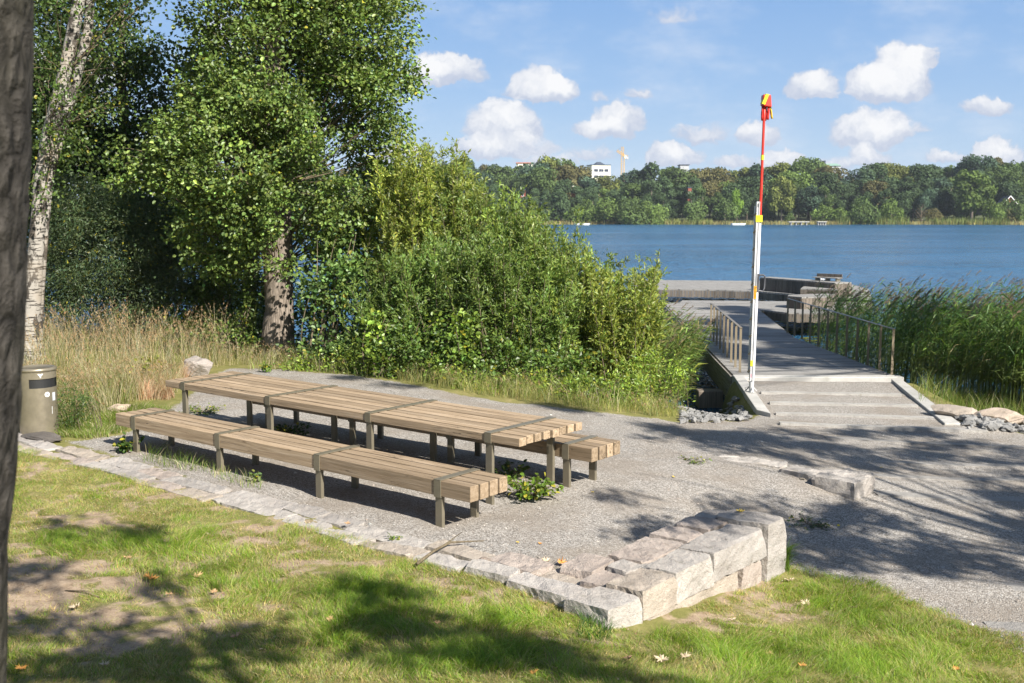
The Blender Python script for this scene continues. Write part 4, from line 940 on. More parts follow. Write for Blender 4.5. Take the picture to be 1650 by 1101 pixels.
# ---- willow thicket: upright wands carrying narrow leaves
def willow(label, px0, px1, prof, Y, seed, base=(.095, .135, .030), nst=120, depth=2.0, lL=.098, lW=.030, fill=1.45, alt=None, spread=.30, dens=40, base_py=600):
    """prof: list of (pixel x, pixel y of the top); wands rise from the ground to that outline"""
    r = np.random.default_rng(seed); cx = (px0+px1)/2; g = aty(cx, base_py, Y); gz = h1(g.x, Y)
    root = empty('willow_shrub', (g.x, Y, gz), 0, label, 'shrub', 'willow shrubs along the shore'); inv = root.matrix_basis.inverted()
    mb = MB(); tw = MB(); xs = [p[0] for p in prof]; ysn = [p[1] for p in prof]
    for i in range(int(nst*1.35)):
        u = r.random(); pxx = px0+(px1-px0)*u; Yy = Y+r.uniform(-.5, .5)*depth; topy = np.interp(pxx, xs, ysn)
        f = (.45+.55*r.random()**.5) if r.random() < .86 else r.uniform(.97, 1.10); tp_ = aty(pxx, topy, Y); gx_ = tp_.x*(Yy/Y); g0 = h1(gx_, Yy)
        zt = g0+(tp_.z-g0)*f*(.93+.14*float(vnoise(np.array([gx_]), np.array([Yy]), .3, seed%30)[0]))
        b0 = np.array([gx_+(g.x-gx_)*r.uniform(.1, .6), Yy+(Y-Yy)*.3, g0-.1]); t1 = np.array([gx_+r.normal(0, spread), Yy+r.normal(0, spread), zt])
        mid = (b0+t1)/2+np.array([(gx_-g.x)*.12, (Yy-Y)*.15, .2]); L_ = np.linalg.norm(t1-b0)
        K = 7; pts = [b0*(1-k)**2+2*mid*k*(1-k)+t1*k*k for k in np.linspace(0, 1, K)]
        tw.tube([tuple(p) for p in pts], list(np.linspace(.018, .003, K)), 4, False)
        ns = int(L_*9*fill); tk = r.uniform(.12, 1, ns); cl = math.exp(r.normal(0, .24))
        for k in tk:                                    # side shoots
            p = b0*(1-k)**2+2*mid*k*(1-k)+t1*k*k; d = unit((r.normal(0, .62, 3)+np.array([0, 0, .95]))[None])[0]; sl = r.uniform(.18, .6)*(1.3-k*.75)
            m_ = max(4, int(sl*dens)); q = r.random(m_); PP = p+d*sl*q[:, None]+r.normal(0, .012, (m_, 3))
            A = unit(d*1.1+r.normal(0, .55, (m_, 3))); N = unit(r.normal(0, .7, (m_, 3))+np.array([.2, -.3, .6])); sz = r.uniform(.6, 1.2, m_)
            leaves(mb, PP, A, N, lL*sz, lW*sz, colvar(m_, np.array(base)*cl, .2, alt, .04 if alt else 0), False, .1, .08)
        # the wand's own leaves
        m_ = int(L_*22); k = r.uniform(.3, 1, m_)[:, None]; PP = b0*(1-k)**2+2*mid*k*(1-k)+t1*k*k
        A = unit(r.normal(0, .6, (m_, 3))+np.array([0, 0, .8])); N = unit(r.normal(0, .7, (m_, 3))+np.array([.2, -.3, .6]))
        leaves(mb, PP, A, N, lL, lW, colvar(m_, np.array(base)*cl, .2), False)
    mb.build('foliage', M_leaf, root).matrix_parent_inverse = inv; tw.build('stems', M_twig, root, True).matrix_parent_inverse = inv
    return root
SG = (.175, .235, .05); SY = (.225, .265, .05)
willow('tallest willow shrub of the shore thicket, beside the alder', 600, 765, [(590,345),(620,275),(660,252),(700,236),(725,240),(745,272),(770,305)], 23.2, 41, SY, 105, 1.8)
willow('willow shrub sloping down from the tallest one, in the middle of the thicket', 740, 880, [(740,285),(770,312),(800,330),(840,352),(880,374)], 22.6, 42, SG, 95, 1.8, base_py=610)
willow('willow shrub with a thin pale top reaching over the far shoreline', 850, 960, [(850,362),(872,350),(900,392),(940,420),(965,436)], 22.0, 43, SG, 75, 1.6, base_py=620)
willow('lower willow shrub in front of the lake, left of the reeds', 940, 1060, [(940,434),(980,444),(1020,452),(1045,436),(1070,492)], 21.6, 44, SY, 75, 1.6, base_py=625)
willow('low dense willow growth in front of the tallest shrub', 590, 760, [(585,500),(620,430),(680,400),(720,390),(770,400)], 21.6, 45, (.14, .205, .045), 75, 1.2, base_py=605)
willow('low dense willow growth at the foot of the middle shrubs', 740, 930, [(740,410),(800,400),(860,420),(930,460)], 21.0, 46, (.15, .215, .045), 80, 1.2, base_py=620)
bush('dark leafy bramble at the foot of the willow thicket', 'bramble_bush', 720, 610, 20.4, [E(650,560,45,40,20.6), E(720,570,50,38,20.4), E(790,575,45,35,20.2), E(870,590,45,34,19.8), E(940,600,40,34,19.6)], (.10, .16, .03), 34, .09, .07, 46, .26)
bush('bright yellow-green climbing hop over the foot of the thicket', 'hop_vine', 610, 600, 20.6, [E(607,530,16,45,20.7), E(700,530,10,40,20.5), E(750,545,25,40,20.3), E(620,580,22,24,20.5)], (.17, .245, .035), 35, .10, .08, 26, .22, six=True, cat='climbing plant')
bush('light green nettles and weeds near the rubble by the wing wall', 'weed_clump', 1060, 645, 19.4, [E(1060,600,30,45,19.5), E(1085,620,22,36,19.3), E(1030,610,30,38,19.5)], (.20, .28, .04), 36, .08, .03, 40, .2, cat='weeds')

# ---- reeds
def reeds(name, label, sel, N, seed, hh=(2.0, 2.75), lean=(.28, .05), nl=9, base=(.095, .165, .036), plume=.28, leafL=.42, zmin=None, bx=(-40, 40, 10, 45), brown=.12):
    r = np.random.default_rng(seed); P = []
    while len(P) < N:
        x = r.uniform(bx[0], bx[1], 4000); y = r.uniform(bx[2], bx[3], 4000); z = np.maximum(hgt(x, y), -1.75); k = sel(x, y, z)
        P += [(a, b, c) for a, b, c, q in zip(x, y, z, k) if q]
    P = np.array(P[:N]); mb = MB(); n = N
    hv = vnoise(P[:, 0], P[:, 1], 1.2, seed%30)
    H = r.uniform(hh[0], hh[1], n)*(.86+.28*hv); lx_ = lean[0]*(.4+r.random(n))+r.normal(0, .12, n); ly_ = lean[1]+r.normal(0, .12, n)
    cb = np.exp(r.normal(0, .18, n))
    st = colvar(n, (.10, .13, .035), .2)
    blades(mb, P, H, np.stack([lx_, ly_], 1), .014, st, 4)
    for k in range(nl):
        q = r.uniform(.22, .97, n); p = P+np.stack([lx_*q*q, ly_*q*q, H*q*(1-.15*q)], 1)
        az = np.where(r.random(n) < .68, r.normal(0, .6, n), r.uniform(0, 6.28, n)); L = leafL*r.uniform(.6, 1.25, n); up_ = r.uniform(.55, 1.3, n)
        d = unit(np.stack([np.cos(az), np.sin(az), up_], 1)); d2 = unit(np.stack([np.cos(az), np.sin(az), up_-1.0], 1)); S = unit(np.cross(d, np.array([[0, 0, 1.]]))+r.normal(0, .35, (n, 3)))
        w = .013*r.uniform(.7, 1.3, n)[:, None]; m1 = p+d*(L*.5)[:, None]; tip = m1+d2*(L*.5)[:, None]
        Vv = np.stack([p-S*w*.6, p+S*w*.6, m1+S*w, m1-S*w, tip], 1).reshape(-1, 3); b = np.arange(n)[:, None]*5
        col = colvar(n, base, .22, (.22, .19, .07), brown*(1.8-1.6*q.mean()))*cb[:, None]; col = np.clip(col, 0, 1)
        low = q < .4; col[low] = col[low]*.6+np.array((.14, .13, .05))*.4
        mb.f.append(b+np.array([0, 1, 2, 3])+mb.n); mb.fc.append(col); mb.f.append(b+np.array([3, 2, 4])+mb.n); mb.fc.append(col); mb.v.append(Vv); mb.n += len(Vv)
    m_ = r.random(n) < plume; T = P[m_]+np.stack([lx_[m_], ly_[m_], H[m_]*.85], 1); nn = len(T)
    for k in range(16):
        q = r.random(nn)[:, None]; A = unit(np.stack([r.uniform(.3, 1, nn), r.normal(0, .25, nn), r.uniform(.3, 1.1, nn)], 1)); pp = T+np.array([[.16, .02, .16]])*q
        leaves(mb, pp, A, r.normal(0, 1, (nn, 3)), .10, .014, colvar(nn, (.21, .16, .115), .2))
    return tag(mb.build(name, M_grass, None), label, 'reeds', kind='stuff')
def pxsel(poly, zref=None):
    Wp = [tuple(at(a, b, c)[:2]) for a, b, c in poly]
    return lambda x, y, z: sdist(x, y, Wp) > 0
dx = DR0.x+.25
RP = [(dx, 22.6), (dx-.15, 25), (dx+.1, 30), (dx+1.2, 36), (16, 37), (30, 36), (34, 22), (17, 19.6), (11.6, 19.3), (9.8, 20.3), (9.2, 21.6)]
bands = [('near', 0, 23.6, 2300, 0.42, 11), ('far', 23.6, 40, 4200, .30, 8)]
reeds('reed_bed', 'dense green reed bed with wind-bent plumes right of the boardwalk', lambda x, y, z: (sdist(x, y, RP) > 0) & (y < 24.5), 5200, 51, (2.15, 2.8), nl=12, bx=(7, 30, 18, 25), brown=.05)
reeds('reed_bed', 'outer part of the reed bed, its plumes against the lake right of the jetty', lambda x, y, z: (sdist(x, y, RP) > 0) & (y >= 24.5), 4200, 52, (2.2, 2.9), nl=8, bx=(7, 32, 24, 38), brown=.05)
reeds('reed_clump', 'green reeds leaning over the left side of the boardwalk', lambda x, y, z: sdist(x, y, [(2.3, 22.3), (3.5, 22.9), (4.15, 25), (4.9, 28), (3.8, 30), (2.2, 28)]) > 0, 620, 53, (1.9, 2.5), (.3, 0), 11, (.14, .20, .045), .15, bx=(1, 6, 19, 30), brown=.2)
reeds('reed_clump', 'reeds growing behind the dry grass, left of the alder trunk', lambda x, y, z: sdist(x, y, [(-7.6, 24.5), (-5.9, 24.2), (-5.7, 27), (-8, 27.5)]) > 0, 320, 54, (1.7, 2.3), (.3, 0), 9, (.09, .13, .035), .2, bx=(-9, -4, 23, 28))

# ---- dry tall grass and herbs, left
def tuftfield(name, label, poly, N, H, Wd, base, seed, lean=.25, alt=None, palt=.2, seg=3, material=None, plume=0, cat='grass', ymax=None):
    r = np.random.default_rng(seed); Wp = [tuple(on(a, b)[:2]) for a, b in poly]; xs = [p[0] for p in Wp]; ys = [p[1] for p in Wp]; P = []
    while len(P) < N:
        x = r.uniform(min(xs), max(xs), 6000); y = r.uniform(min(ys), max(ys), 6000); k = (sdist(x, y, Wp)+(vnoise(x, y, .5, seed%20)-.5)*min(.5, (max(ys)-min(ys))*.12) > 0) & (vnoise(x, y, .28, seed%17) > (.25*r.random(6000)+.12)*(max(ys)-min(ys) > .8))
        x, y = x[k], y[k]; P += list(zip(x, y, hgt(x, y)))
    P = np.array(P[:N]); n = N; hv = .55+.75*vnoise(P[:, 0], P[:, 1], .45, seed%23); Hh = r.uniform(H[0], H[1], n)*hv; mb = MB()
    clm = np.exp((vnoise(P[:, 0], P[:, 1], .3, seed%13)-.5)*.5)[:, None]
    az = vnoise(P[:, 0], P[:, 1], .6, seed%11)*6.28*1.5; ln = np.stack([np.cos(az), np.sin(az)], 1)*(Hh*lean)[:, None]*r.uniform(.4, 1.5, (n, 1))+r.normal(0, 1, (n, 2))*(Hh*lean*.6)[:, None]
    blades(mb, P, Hh, ln, Wd, np.clip(colvar(n, base, .22, alt, palt)*clm, 0, .8), seg)
    if plume:
        m_ = r.random(n) < plume; T = P[m_]+np.concatenate([ln[m_], Hh[m_, None]*.85], 1); nn = len(T)
        for k in range(7):
            q = r.random(nn)[:, None]; leaves(mb, T-np.concatenate([ln[m_]*.25, Hh[m_, None]*.16], 1)*q, unit(r.normal(0, .5, (nn, 3))+np.array([0, 0, 1.])), r.normal(0, 1, (nn, 3)), .05, .012, colvar(nn, (.36, .26, .15), .2))
    return tag(mb.build(name, material or M_grass, None), label, cat, kind='stuff')
TAN = (.45, .385, .24); TAN2 = (.30, .24, .11)
tuftfield('tall_dry_grass', 'tall straw-coloured grass behind the litter bin', [(20,640),(60,610),(200,612),(330,600),(380,585),(385,560),(300,550),(30,555)], 15000, (.55, 1.4), .0055, TAN, 61, .28, (.17, .19, .05), .42, 4, M_dry, .45)
tuftfield('meadow_grass', 'mixed green and straw grass in front of the tall dry grass', [(20,690),(100,690),(180,665),(270,640),(300,615),(200,610),(20,620)], 11000, (.2, .65), .006, (.19, .21, .06), 62, .35, TAN, .4, 3, M_grass, .1)
tuftfield('withered_grass', 'reddish brown withered grass clump left of the table', [(195,650),(275,645),(290,615),(255,600),(205,612)], 6000, (.18, .45), .0045, (.42, .25, .15), 63, .5, TAN, .3, 3, M_dry)
tuftfield('verge_grass', 'grass verge between the path and the thicket', [(400,596),(500,600),(640,612),(760,634),(880,650),(960,662),(1080,674),(1110,650),(1000,625),(880,615),(760,605),(600,590),(440,580)], 9500, (.18, .6), .007, (.21, .27, .055), 64, .4, TAN, .35, 3, M_grass, .04)
tuftfield('verge_grass', 'pale feathery grass tufts at the lit edge of the path', [(640,614),(760,637),(880,652),(960,664),(1080,676),(1100,662),(960,645),(800,622),(660,602)], 5200, (.15, .42), .005, (.36, .34, .13), 65, .5, (.16, .20, .04), .3, 3, M_grass, .03)
tuftfield('verge_grass', 'sunlit grass around the boulder and the foot of the thick trunk', [(290,606),(330,600),(350,590),(430,590),(520,598),(520,580),(440,566),(380,572),(300,580)], 4200, (.18, .55), .006, (.22, .22, .07), 72, .4, TAN, .5, 3, M_grass, .1)
tuftfield('shore_grass', 'bright green grass tufts on the bank right of the wing wall', [(1490,655),(1560,668),(1650,688),(1800,700),(1800,640),(1560,625),(1470,630)], 7500, (.25, .6), .006, (.15, .20, .04), 66, .45, TAN, .15, 3)
tuftfield('grass_patch', 'short bright grass between litter bin and benches', [(95,706),(180,704),(215,690),(270,665),(240,650),(150,665),(95,690)], 5000, (.06, .16), .006, (.14, .19, .03), 67, .5, TAN, .2, 3)
bush('feathery dark green herb beside the litter bin', 'herb_clump', 115, 690, 14.6, [E(118,650,26,28,14.6), E(105,670,20,22,14.5), E(135,668,16,18,14.4)], (.06, .11, .02), 37, .05, .012, 60, .14, cat='herb')
bush('yellowing bramble with pale seed heads left of the boulder', 'bramble_bush', 265, 610, 19.0, [E(265,590,28,26,19), E(240,602,20,20,18.8), E(285,600,16,16,18.7)], (.17, .18, .03), 38, .07, .055, 26, .2, palt=.25)
# small weeds in the gravel
def weed(px_, py_, w, h, label, base=(.12, .19, .025), n=12, L=.05, seed=0):
    g = on(px_, py_); root = empty('weed_plant', tuple(g), 0, label, 'weed', 'weeds growing in the gravel'); inv = root.matrix_basis.inverted(); r = np.random.default_rng(seed); mb = MB(); tw = MB()
    for i in range(n):
        a = r.uniform(0, 6.28); t_ = np.array([math.cos(a)*w*r.random()**.5, math.sin(a)*w*r.random()**.5, h*r.uniform(.35, 1)]); k_ = 8
        tw.tube([tuple(g), tuple(Vector(g)+Vector(t_*.5)+Vector((0, 0, h*.1))), tuple(Vector(g)+Vector(t_))], [.003, .0025, .0015], 4, False)
        q = r.uniform(.35, 1.05, k_)[:, None]; PP = np.array(g)+t_*q+r.normal(0, .012, (k_, 3)); A = unit(t_*np.array([1, 1, .2])/h*.8+r.normal(0, .7, (k_, 3))); sz = r.uniform(.6, 1.2, k_)
        leaves(mb, PP, A, unit(r.normal(0, .3, (k_, 3))+np.array([0, -.2, 1.])), L*sz, L*.8*sz, colvar(k_, base, .2, (.38, .34, .04), .12), True, .1, .1)
    mb.build('foliage', M_leaf, root).matrix_parent_inverse = inv; tw.build('stems', M_twig, root).matrix_parent_inverse = inv
weed(858, 805, .30, .26, 'bright green leafy weed at the right end of the front bench', n=42, L=.06, seed=1)
weed(205, 728, .22, .22, 'dark leafy weed under the left end of the front bench', (.06, .11, .02), 20, .06, 2)
weed(412, 778, .06, .13, 'single pale leafy seedling under the front bench', (.14, .19, .06), 4, .05, 3)
weed(470, 700, .30, .14, 'low weeds in the shade under the table middle', (.05, .10, .02), 22, .05, 4)
weed(820, 770, .28, .16, 'weeds in the shade under the right end of the table', (.06, .11, .02), 18, .055, 5)
weed(330, 665, .40, .09, 'flat green weeds under the left end of the table', (.13, .18, .035), 34, .035, 6)
weed(430, 600, .12, .28, 'small upright sapling weed just behind the table', (.11, .18, .03), 12, .07, 7)
weed(637, 873, .06, .06, 'tiny weed in a gap of the stone kerb', (.14, .2, .04), 6, .03, 8)
weed(1120, 745, .25, .05, 'small flat weeds at the left end of the slab kerb', (.14, .2, .04), 14, .03, 9)
weed(1300, 845, .35, .04, 'flat green weed patch on the path beyond the tall end block', (.05, .09, .02), 26, .03, 10)
for i, (px0, py0, px1, py1, lb) in enumerate(((470,640,500,668,'front'),)): pass
tuftfield('grass_tufts', 'thin grass growing along the kerb under the front bench', [(225,745),(330,770),(420,795),(420,775),(330,745),(240,722)], 500, (.06, .26), .005, (.13, .19, .03), 68, .6, TAN, .2, 3)
tuftfield('grass_tuft', 'small dark green tuft at the foot of the corner block', [(928,1030),(975,1038),(985,1005),(940,1000)], 260, (.05, .15), .006, (.06, .13, .02), 69, .5)
tuftfield('grass_tuft', 'green tuft at the foot of the tall end block', [(1243,925),(1275,925),(1270,895),(1250,900)], 420, (.1, .24), .006, (.12, .19, .03), 70, .5)
# ---- lawn
def lawn(label, N, xr_, yr_, seed, hs=1.0, wd=.0042):
    r = np.random.default_rng(seed); P = []; tot = 0; Xs = []; Ys = []
    LUSH = [(250,880,300,50),(600,960,300,55),(850,1060,400,50),(1250,1060,400,70),(100,880,150,40),(1350,980,120,60),(800,1000,160,40),(20,1070,120,60)]
    kerb0 = C0-AX*0; dk = -AX
    while tot < N:
        x = r.uniform(*xr_, 60000); y = r.uniform(*yr_, 60000)
        infr = (np.abs(x) < y*.50+.4)
        s_ = sdist(x, y, GPOLY); g = s_+.25*(vnoise(x, y, .25, 8)-.5)+.2*(vnoise(x, y, .08, 5)-.5)
        rel = np.stack([x-C0.x, y-C0.y], 1); u = rel@np.array(dk.xy); v = rel@np.array(AY.xy)
        onk = (u > -.2) & (v > -.10) & (v < .8) & (u < 10.5); onw = (v > -.06) & (v < 2.7) & (u > -.02) & (u < .8)
        so_ = soil_at(x, y); dens = np.clip(1.25-1.5*so_, .05, 1)*(g < .04)*(.35+.65*(vnoise(x, y, .13, 12) > .28))
        dens = np.where((g > -.02) & (g < .1), .3, dens); ok = infr & ~(onk | onw) & (r.random(60000) < dens)
        Xs.append(x[ok]); Ys.append(y[ok]); tot += ok.sum()
    x = np.concatenate(Xs)[:N]; y = np.concatenate(Ys)[:N]; z = hgt(x, y); n = N; so_ = soil_at(x, y)
    lush = np.zeros(n)
    for a, b, rx, ry in LUSH:
        p = on(a, b); q = on(a, b+ry if b+ry < 1400 else b); lush = np.maximum(lush, 1-np.hypot((x-p.x)/(rx/FPX*p.y), (y-p.y)/(abs(p.y-q.y)+.01))*.75)
    lush = np.clip(lush+.9*(vnoise(x, y, .4, 15)-.55)+.5*(vnoise(x, y, .15, 16)-.5), 0, 1)
    H = (.028+.06*lush)*r.uniform(.5, 1.5, n)*hs
    az = vnoise(x, y, .35, 21)*9; ln = np.stack([np.cos(az), np.sin(az)], 1)*(H*.7)[:, None]*r.uniform(.3, 1.5, (n, 1))+r.normal(0, 1, (n, 2))*(H*.6)[:, None]
    g_ = colvar(n, (.215, .315, .035), .2); st = colvar(n, (.42, .35, .16), .2); k = np.clip((1-lush)*.58+.25*(vnoise(x, y, .2, 31)-.4)+so_*.3, .04, .85)
    C = np.where((r.random(n) < k)[:, None], st, g_)
    tone = .8+.35*vnoise(x, y, .5, 33); C = C*tone[:, None]
    mb = MB(); blades(mb, np.stack([x, y, z-.004], 1), H, ln, wd, np.clip(C, 0, .8), 2)
    tag(mb.build('lawn_grass', M_grass, None), label, 'grass', kind='stuff')
lawn('short sunlit lawn grass with bare patches in the foreground', 300000, (-7.5, 5.2), (5.2, 13.5), 71)

# ================================================================== ROCKS, RUBBLE, LITTER ON THE GROUND
import bmesh
def boulder(px_, py_, sx, sy, sz, label, seed, rot=0, tint=(1, 1, 1), sink=.25, jag=.22, group=None):
    g = on(px_, py_); r = np.random.default_rng(seed); bm = bmesh.new(); bmesh.ops.create_icosphere(bm, subdivisions=4, radius=1)
    Vv = np.array([v.co[:] for v in bm.verts]); F = np.array([[v.index for v in f.verts] for f in bm.faces]); bm.free()
    for q in range(16):
        nn = r.normal(0, 1, 3); nn /= np.linalg.norm(nn); lim = r.uniform(.55, .85); dd = Vv@nn-lim; mk = dd > 0; Vv[mk] -= nn*dd[mk, None]*.92
    ph = r.uniform(0, 50, 3); d0 = (vnoise(Vv[:, 0]+ph[0], Vv[:, 1]+Vv[:, 2]+ph[1], .45, seed%30)-.5)*jag+(vnoise(Vv[:, 2]+ph[2], Vv[:, 0]-Vv[:, 1], .15, seed%30)-.5)*jag*.4
    Vv *= 1+d0[:, None]; Vv *= np.array([sx, sy, sz]); b = MB(); b.add(Vv, F); o = b.build('boulder', M_rock, None, False)
    o.location = (g.x, g.y, g.z+sz*(1-sink*2)); o.rotation_euler = (0, 0, rot); o.color = (*tint, 1)
    return tag(o, label, 'boulder', group)
boulder(318, 607, .36, .30, .28, 'pale grey boulder at the left end of the path behind the table', 5, .3, (1.05, 1.02, 1.0))
boulder(193, 664, .20, .16, .10, 'small flat tan stone in the grass left of the benches', 6, .5, (1.2, 1.05, .85))
boulder(62, 708, .42, .18, .07, 'low stone in front of the litter bin, tinted dark for its shadow', 7, -.6, (.38, .37, .36))  # dark tint puts the shadow over this stone into its colour
boulder(1535, 672, .40, .25, .16, 'rounded tan boulder beside the near end of the right wing wall', 8, -.5, (1.15, 1.08, .98))
boulder(1608, 683, .50, .3, .17, 'wide tan boulder at the right picture edge by the reeds', 9, .2, (1.2, 1.08, .95))
boulder(1665, 690, .32, .25, .16, 'buff boulder cut by the right picture edge', 10, .6, (1.1, 1.05, .98))
boulder(783, 912, .075, .05, .06, 'small broken stone on the kerb beside the dry branch', 12, .3, (.8, .72, .66), group='loose stones')
boulder(1292, 668, .10, .08, .05, 'x', 13) if False else None
def rubble(name, label, poly, N, seed, sc=(.05, .13), tint=(1, 1, 1)):
    r = np.random.default_rng(seed); Wp = [tuple(on(a, b)[:2]) for a, b in poly]; xs = [p[0] for p in Wp]; ys = [p[1] for p in Wp]
    bm = bmesh.new(); bmesh.ops.create_icosphere(bm, subdivisions=1, radius=1); V0 = np.array([v.co[:] for v in bm.verts]); F0 = np.array([[v.index for v in f.verts] for f in bm.faces]); bm.free()
    mb = MB(); c = 0
    while c < N:
        x, y = r.uniform(min(xs), max(xs)), r.uniform(min(ys), max(ys))
        if sdist(np.array([x]), np.array([y]), Wp)[0] < 0: continue
        s_ = r.uniform(*sc); Vv = V0*np.exp(r.normal(0, .22, (12, 1)))*np.array([1, r.uniform(.5, .9), r.uniform(.4, .7)])*s_; a = r.uniform(0, 6.28); ca, sa = math.cos(a), math.sin(a)
        Vv = Vv@np.array([[ca, sa, 0], [-sa, ca, 0], [0, 0, 1]]); mb.add(Vv+np.array([x, y, h1(x, y)+s_*.25+r.uniform(0, .04)]), F0, col=(1, 1, 1)); c += 1
    return tag(mb.build(name, M_rubble, None), label, 'stones', kind='stuff')
rubble('stone_rubble', 'grey stone rubble in the hollow left of the wing wall', [(1085,648),(1186,640),(1212,674),(1190,680),(1100,682)], 900, 1, (.035, .085))
rubble('stone_rubble', 'pale stone rubble at the foot of the boulders on the right', [(1545,675),(1660,680),(1720,705),(1560,696)], 300, 2, (.04, .11))
# coarse grit lying on the gravel
r = np.random.default_rng(77); mbp = MB(); n = 26000
x = r.uniform(-7, 9, n*3); y = 5.5+12*r.random(n*3)**1.5; k = (sdist(x, y, GPOLY) > -.05) & (abs(x) < y*.5+.3); x, y = x[k][:n], y[k][:n]; z = hgt(x, y); n = len(x)
s_ = (r.uniform(.003, .0085, n)*np.where(r.random(n) < .02, 2.2, 1))[:, None]; O0 = np.array([(1,0,0),(0,1,0),(-1,0,0),(0,-1,0),(0,0,.8)], float)
Vv = (np.stack([x, y, z], 1)[:, None]+O0[None]*s_[:, None]*np.exp(r.normal(0, .25, (n, 5, 1)))).reshape(-1, 3)
b = np.arange(n)[:, None]*5; Fq2 = np.concatenate([b+np.array(q) for q in ((0, 1, 4), (1, 2, 4), (2, 3, 4), (3, 0, 4))]); mbp.v.append(Vv); cc = colvar(n, (.29, .265, .235), .3, None, 0, .05); mbp.f.append(Fq2); mbp.fc.append(np.tile(cc, (4, 1))); mbp.n = len(Vv)
m, nn_ = mat('grit'); nn_.out(nn_.bsdf(Base_Color=nn_.attr('col'), Roughness=.9, Specular_IOR_Level=.2))
tag(mbp.build('gravel_grit', m, None), 'coarse loose grit scattered over the gravel', 'gravel', kind='stuff')
# fallen leaves
def maple(seed, s):
    r = random.Random(seed); P = []; k = 11
    for i in range(2*k):
        a = math.pi*2*i/(2*k); rad = (1 if i%2 == 0 else .52)*r.uniform(.8, 1.15)
        P.append((math.cos(a)*rad*s, math.sin(a)*rad*s, s*.22*r.uniform(-1, 1)+(.35*s if i%2 == 0 else .1*s)))
    return P
M_fl = {k: simple('fallen_leaf_'+k, c, .7, 0, 0, 40, .2, 30) for k, c in dict(cream=(.50, .40, .27), tan=(.42, .26, .13), orange=(.55, .26, .06), yellow=(.62, .45, .05), brown=(.20, .12, .07)).items()}
LV = [(243,938,'orange',.06,'on the grass beside bare soil at left'),(318,934,'tan',.045,'in the lush grass left of the picture middle'),(122,985,'cream',.042,'on the bare soil near the trunk'),(272,964,'tan',.03,'just below the larger orange leaf at left'),
      (1066,1070,'cream',.05,'low in the middle of the lawn'),(1298,978,'cream',.045,'on the bright grass below the tall end block'),(1272,941,'cream',.05,'at the foot of the tall end block'),(1292,1079,'orange',.035,'near the bottom edge, right of centre'),
      (1104,1065,'cream',.04,'right of the low middle cream leaf'),(532,1005,'tan',.035,'in the shaded lush grass below the kerb'),(380,1032,'tan',.045,'on the thin grass in the lower left'),(168,1079,'cream',.035,'in the shade near the lower left corner'),
      (1012,1068,'brown',.035,'in the low middle lawn'),(860,1092,'orange',.03,'at the bottom edge left of centre'),(495,845,'cream',.03,'on the sparse grass beside the kerb'),(600,768,'yellow',.02,'under the front bench'),(955,795,'yellow',.02,'on the gravel left of the shaded patch'),
      (870,878,'orange',.02,'on the gravel in front of the return wall'),(834,876,'yellow',.018,'small, on the gravel beside the kerb corner'),(1192,828,'yellow',.045,'bright, lying on top of the tall end block'),(1375,985,'brown',.04,'at the gravel edge of the lawn'),(75,870,'cream',.05,'on the sunlit soil at far left'),
      (560,852,'tan',.03,'beside a crack of the kerb'),(905,912,'orange',.05,'withered, at the inner corner of the stone wall'),(880,910,'cream',.045,'withered, beside the orange one at the inner wall corner'),(1030,985,'brown',.03,'at the wall foot'),(345,960,'tan',.03,'below the pair in the lush grass'),
      (705,1010,'tan',.025,'in dark grass left of the corner block'),(1420,755,'yellow',.02,'on the shaded path'),(1240,1060,'tan',.03,'in the bright lawn below the wall'),(1540,1085,'orange',.03,'near the lower right corner'),(205,905,'tan',.04,'on the edge of the bare soil'),(35,1085,'orange',.04,'in the lower left corner'),
      (1180,1005,'cream',.03,'on soil under the return wall'),(655,1060,'brown',.03,'in the dark lower grass'),(1085,770,'yellow',.02,'on the gravel left of the slab kerb')]
for i, (a, b_, c, s_, lb) in enumerate(LV):
    g = on(a, b_); zt = .012
    if (a, b_) == (1192, 828): g = at(1192, 826, TOP+.05)
    if (a, b_) == (560, 852): zt = .05
    P = maple(i, s_); b2 = MB(); nP = len(P); b2.add([(0, 0, 0)]+P, [(0, 1+j, 1+(j+1)%nP) for j in range(nP)]); o = b2.build('fallen_leaf', M_fl[c]); so2 = o.modifiers.new('s', 'SOLIDIFY'); so2.thickness = .0015
    o.location = (g.x, g.y, g.z+zt+(.02 if b_ > 900 else 0)); o.rotation_euler = (random.uniform(-.3, .3), random.uniform(-.3, .3), i*1.7)
    tag(o, c+' fallen leaf '+lb, 'fallen leaf', 'fallen leaves')
r = np.random.default_rng(31); n = 9000; x = r.uniform(-6.5, 5, n); y = r.uniform(5.3, 12.5, n); k = (sdist(x, y, GPOLY) < .12) & (abs(x) < y*.5+.3) & (r.random(n) < .25+.9*soil_at(x, y)+.3*(vnoise(x, y, .3, 44) > .6)); x, y = x[k], y[k]; n = len(x)
rel = np.stack([x-C0.x, y-C0.y], 1); u_ = rel@np.array((-AX).xy); v_ = rel@np.array(AY.xy); k = ~(((u_ > -.2) & (v_ > -.1) & (v_ < .8)) | ((u_ > -.02) & (u_ < .8) & (v_ > -.06) & (v_ < 2.7))); x, y = x[k], y[k]; n = len(x)
mb = MB(); P = np.stack([x, y, hgt(x, y)+r.uniform(.004, .02, n)], 1); A = r.normal(0, 1, (n, 3))*np.array([1, 1, .15]); sz = r.uniform(.008, .032, n)
leaves(mb, P, A, unit(r.normal(0, .3, (n, 3))+np.array([0, 0, 1.])), sz, sz*r.uniform(.12, .7, n), colvar(n, (.36, .26, .16), .35, (.55, .45, .32), .25), False, .2, .1)
tag(mb.build('leaf_litter', M_dry), 'small dry leaf crumbs and straw scattered on lawn and soil', 'leaf litter', kind='stuff')
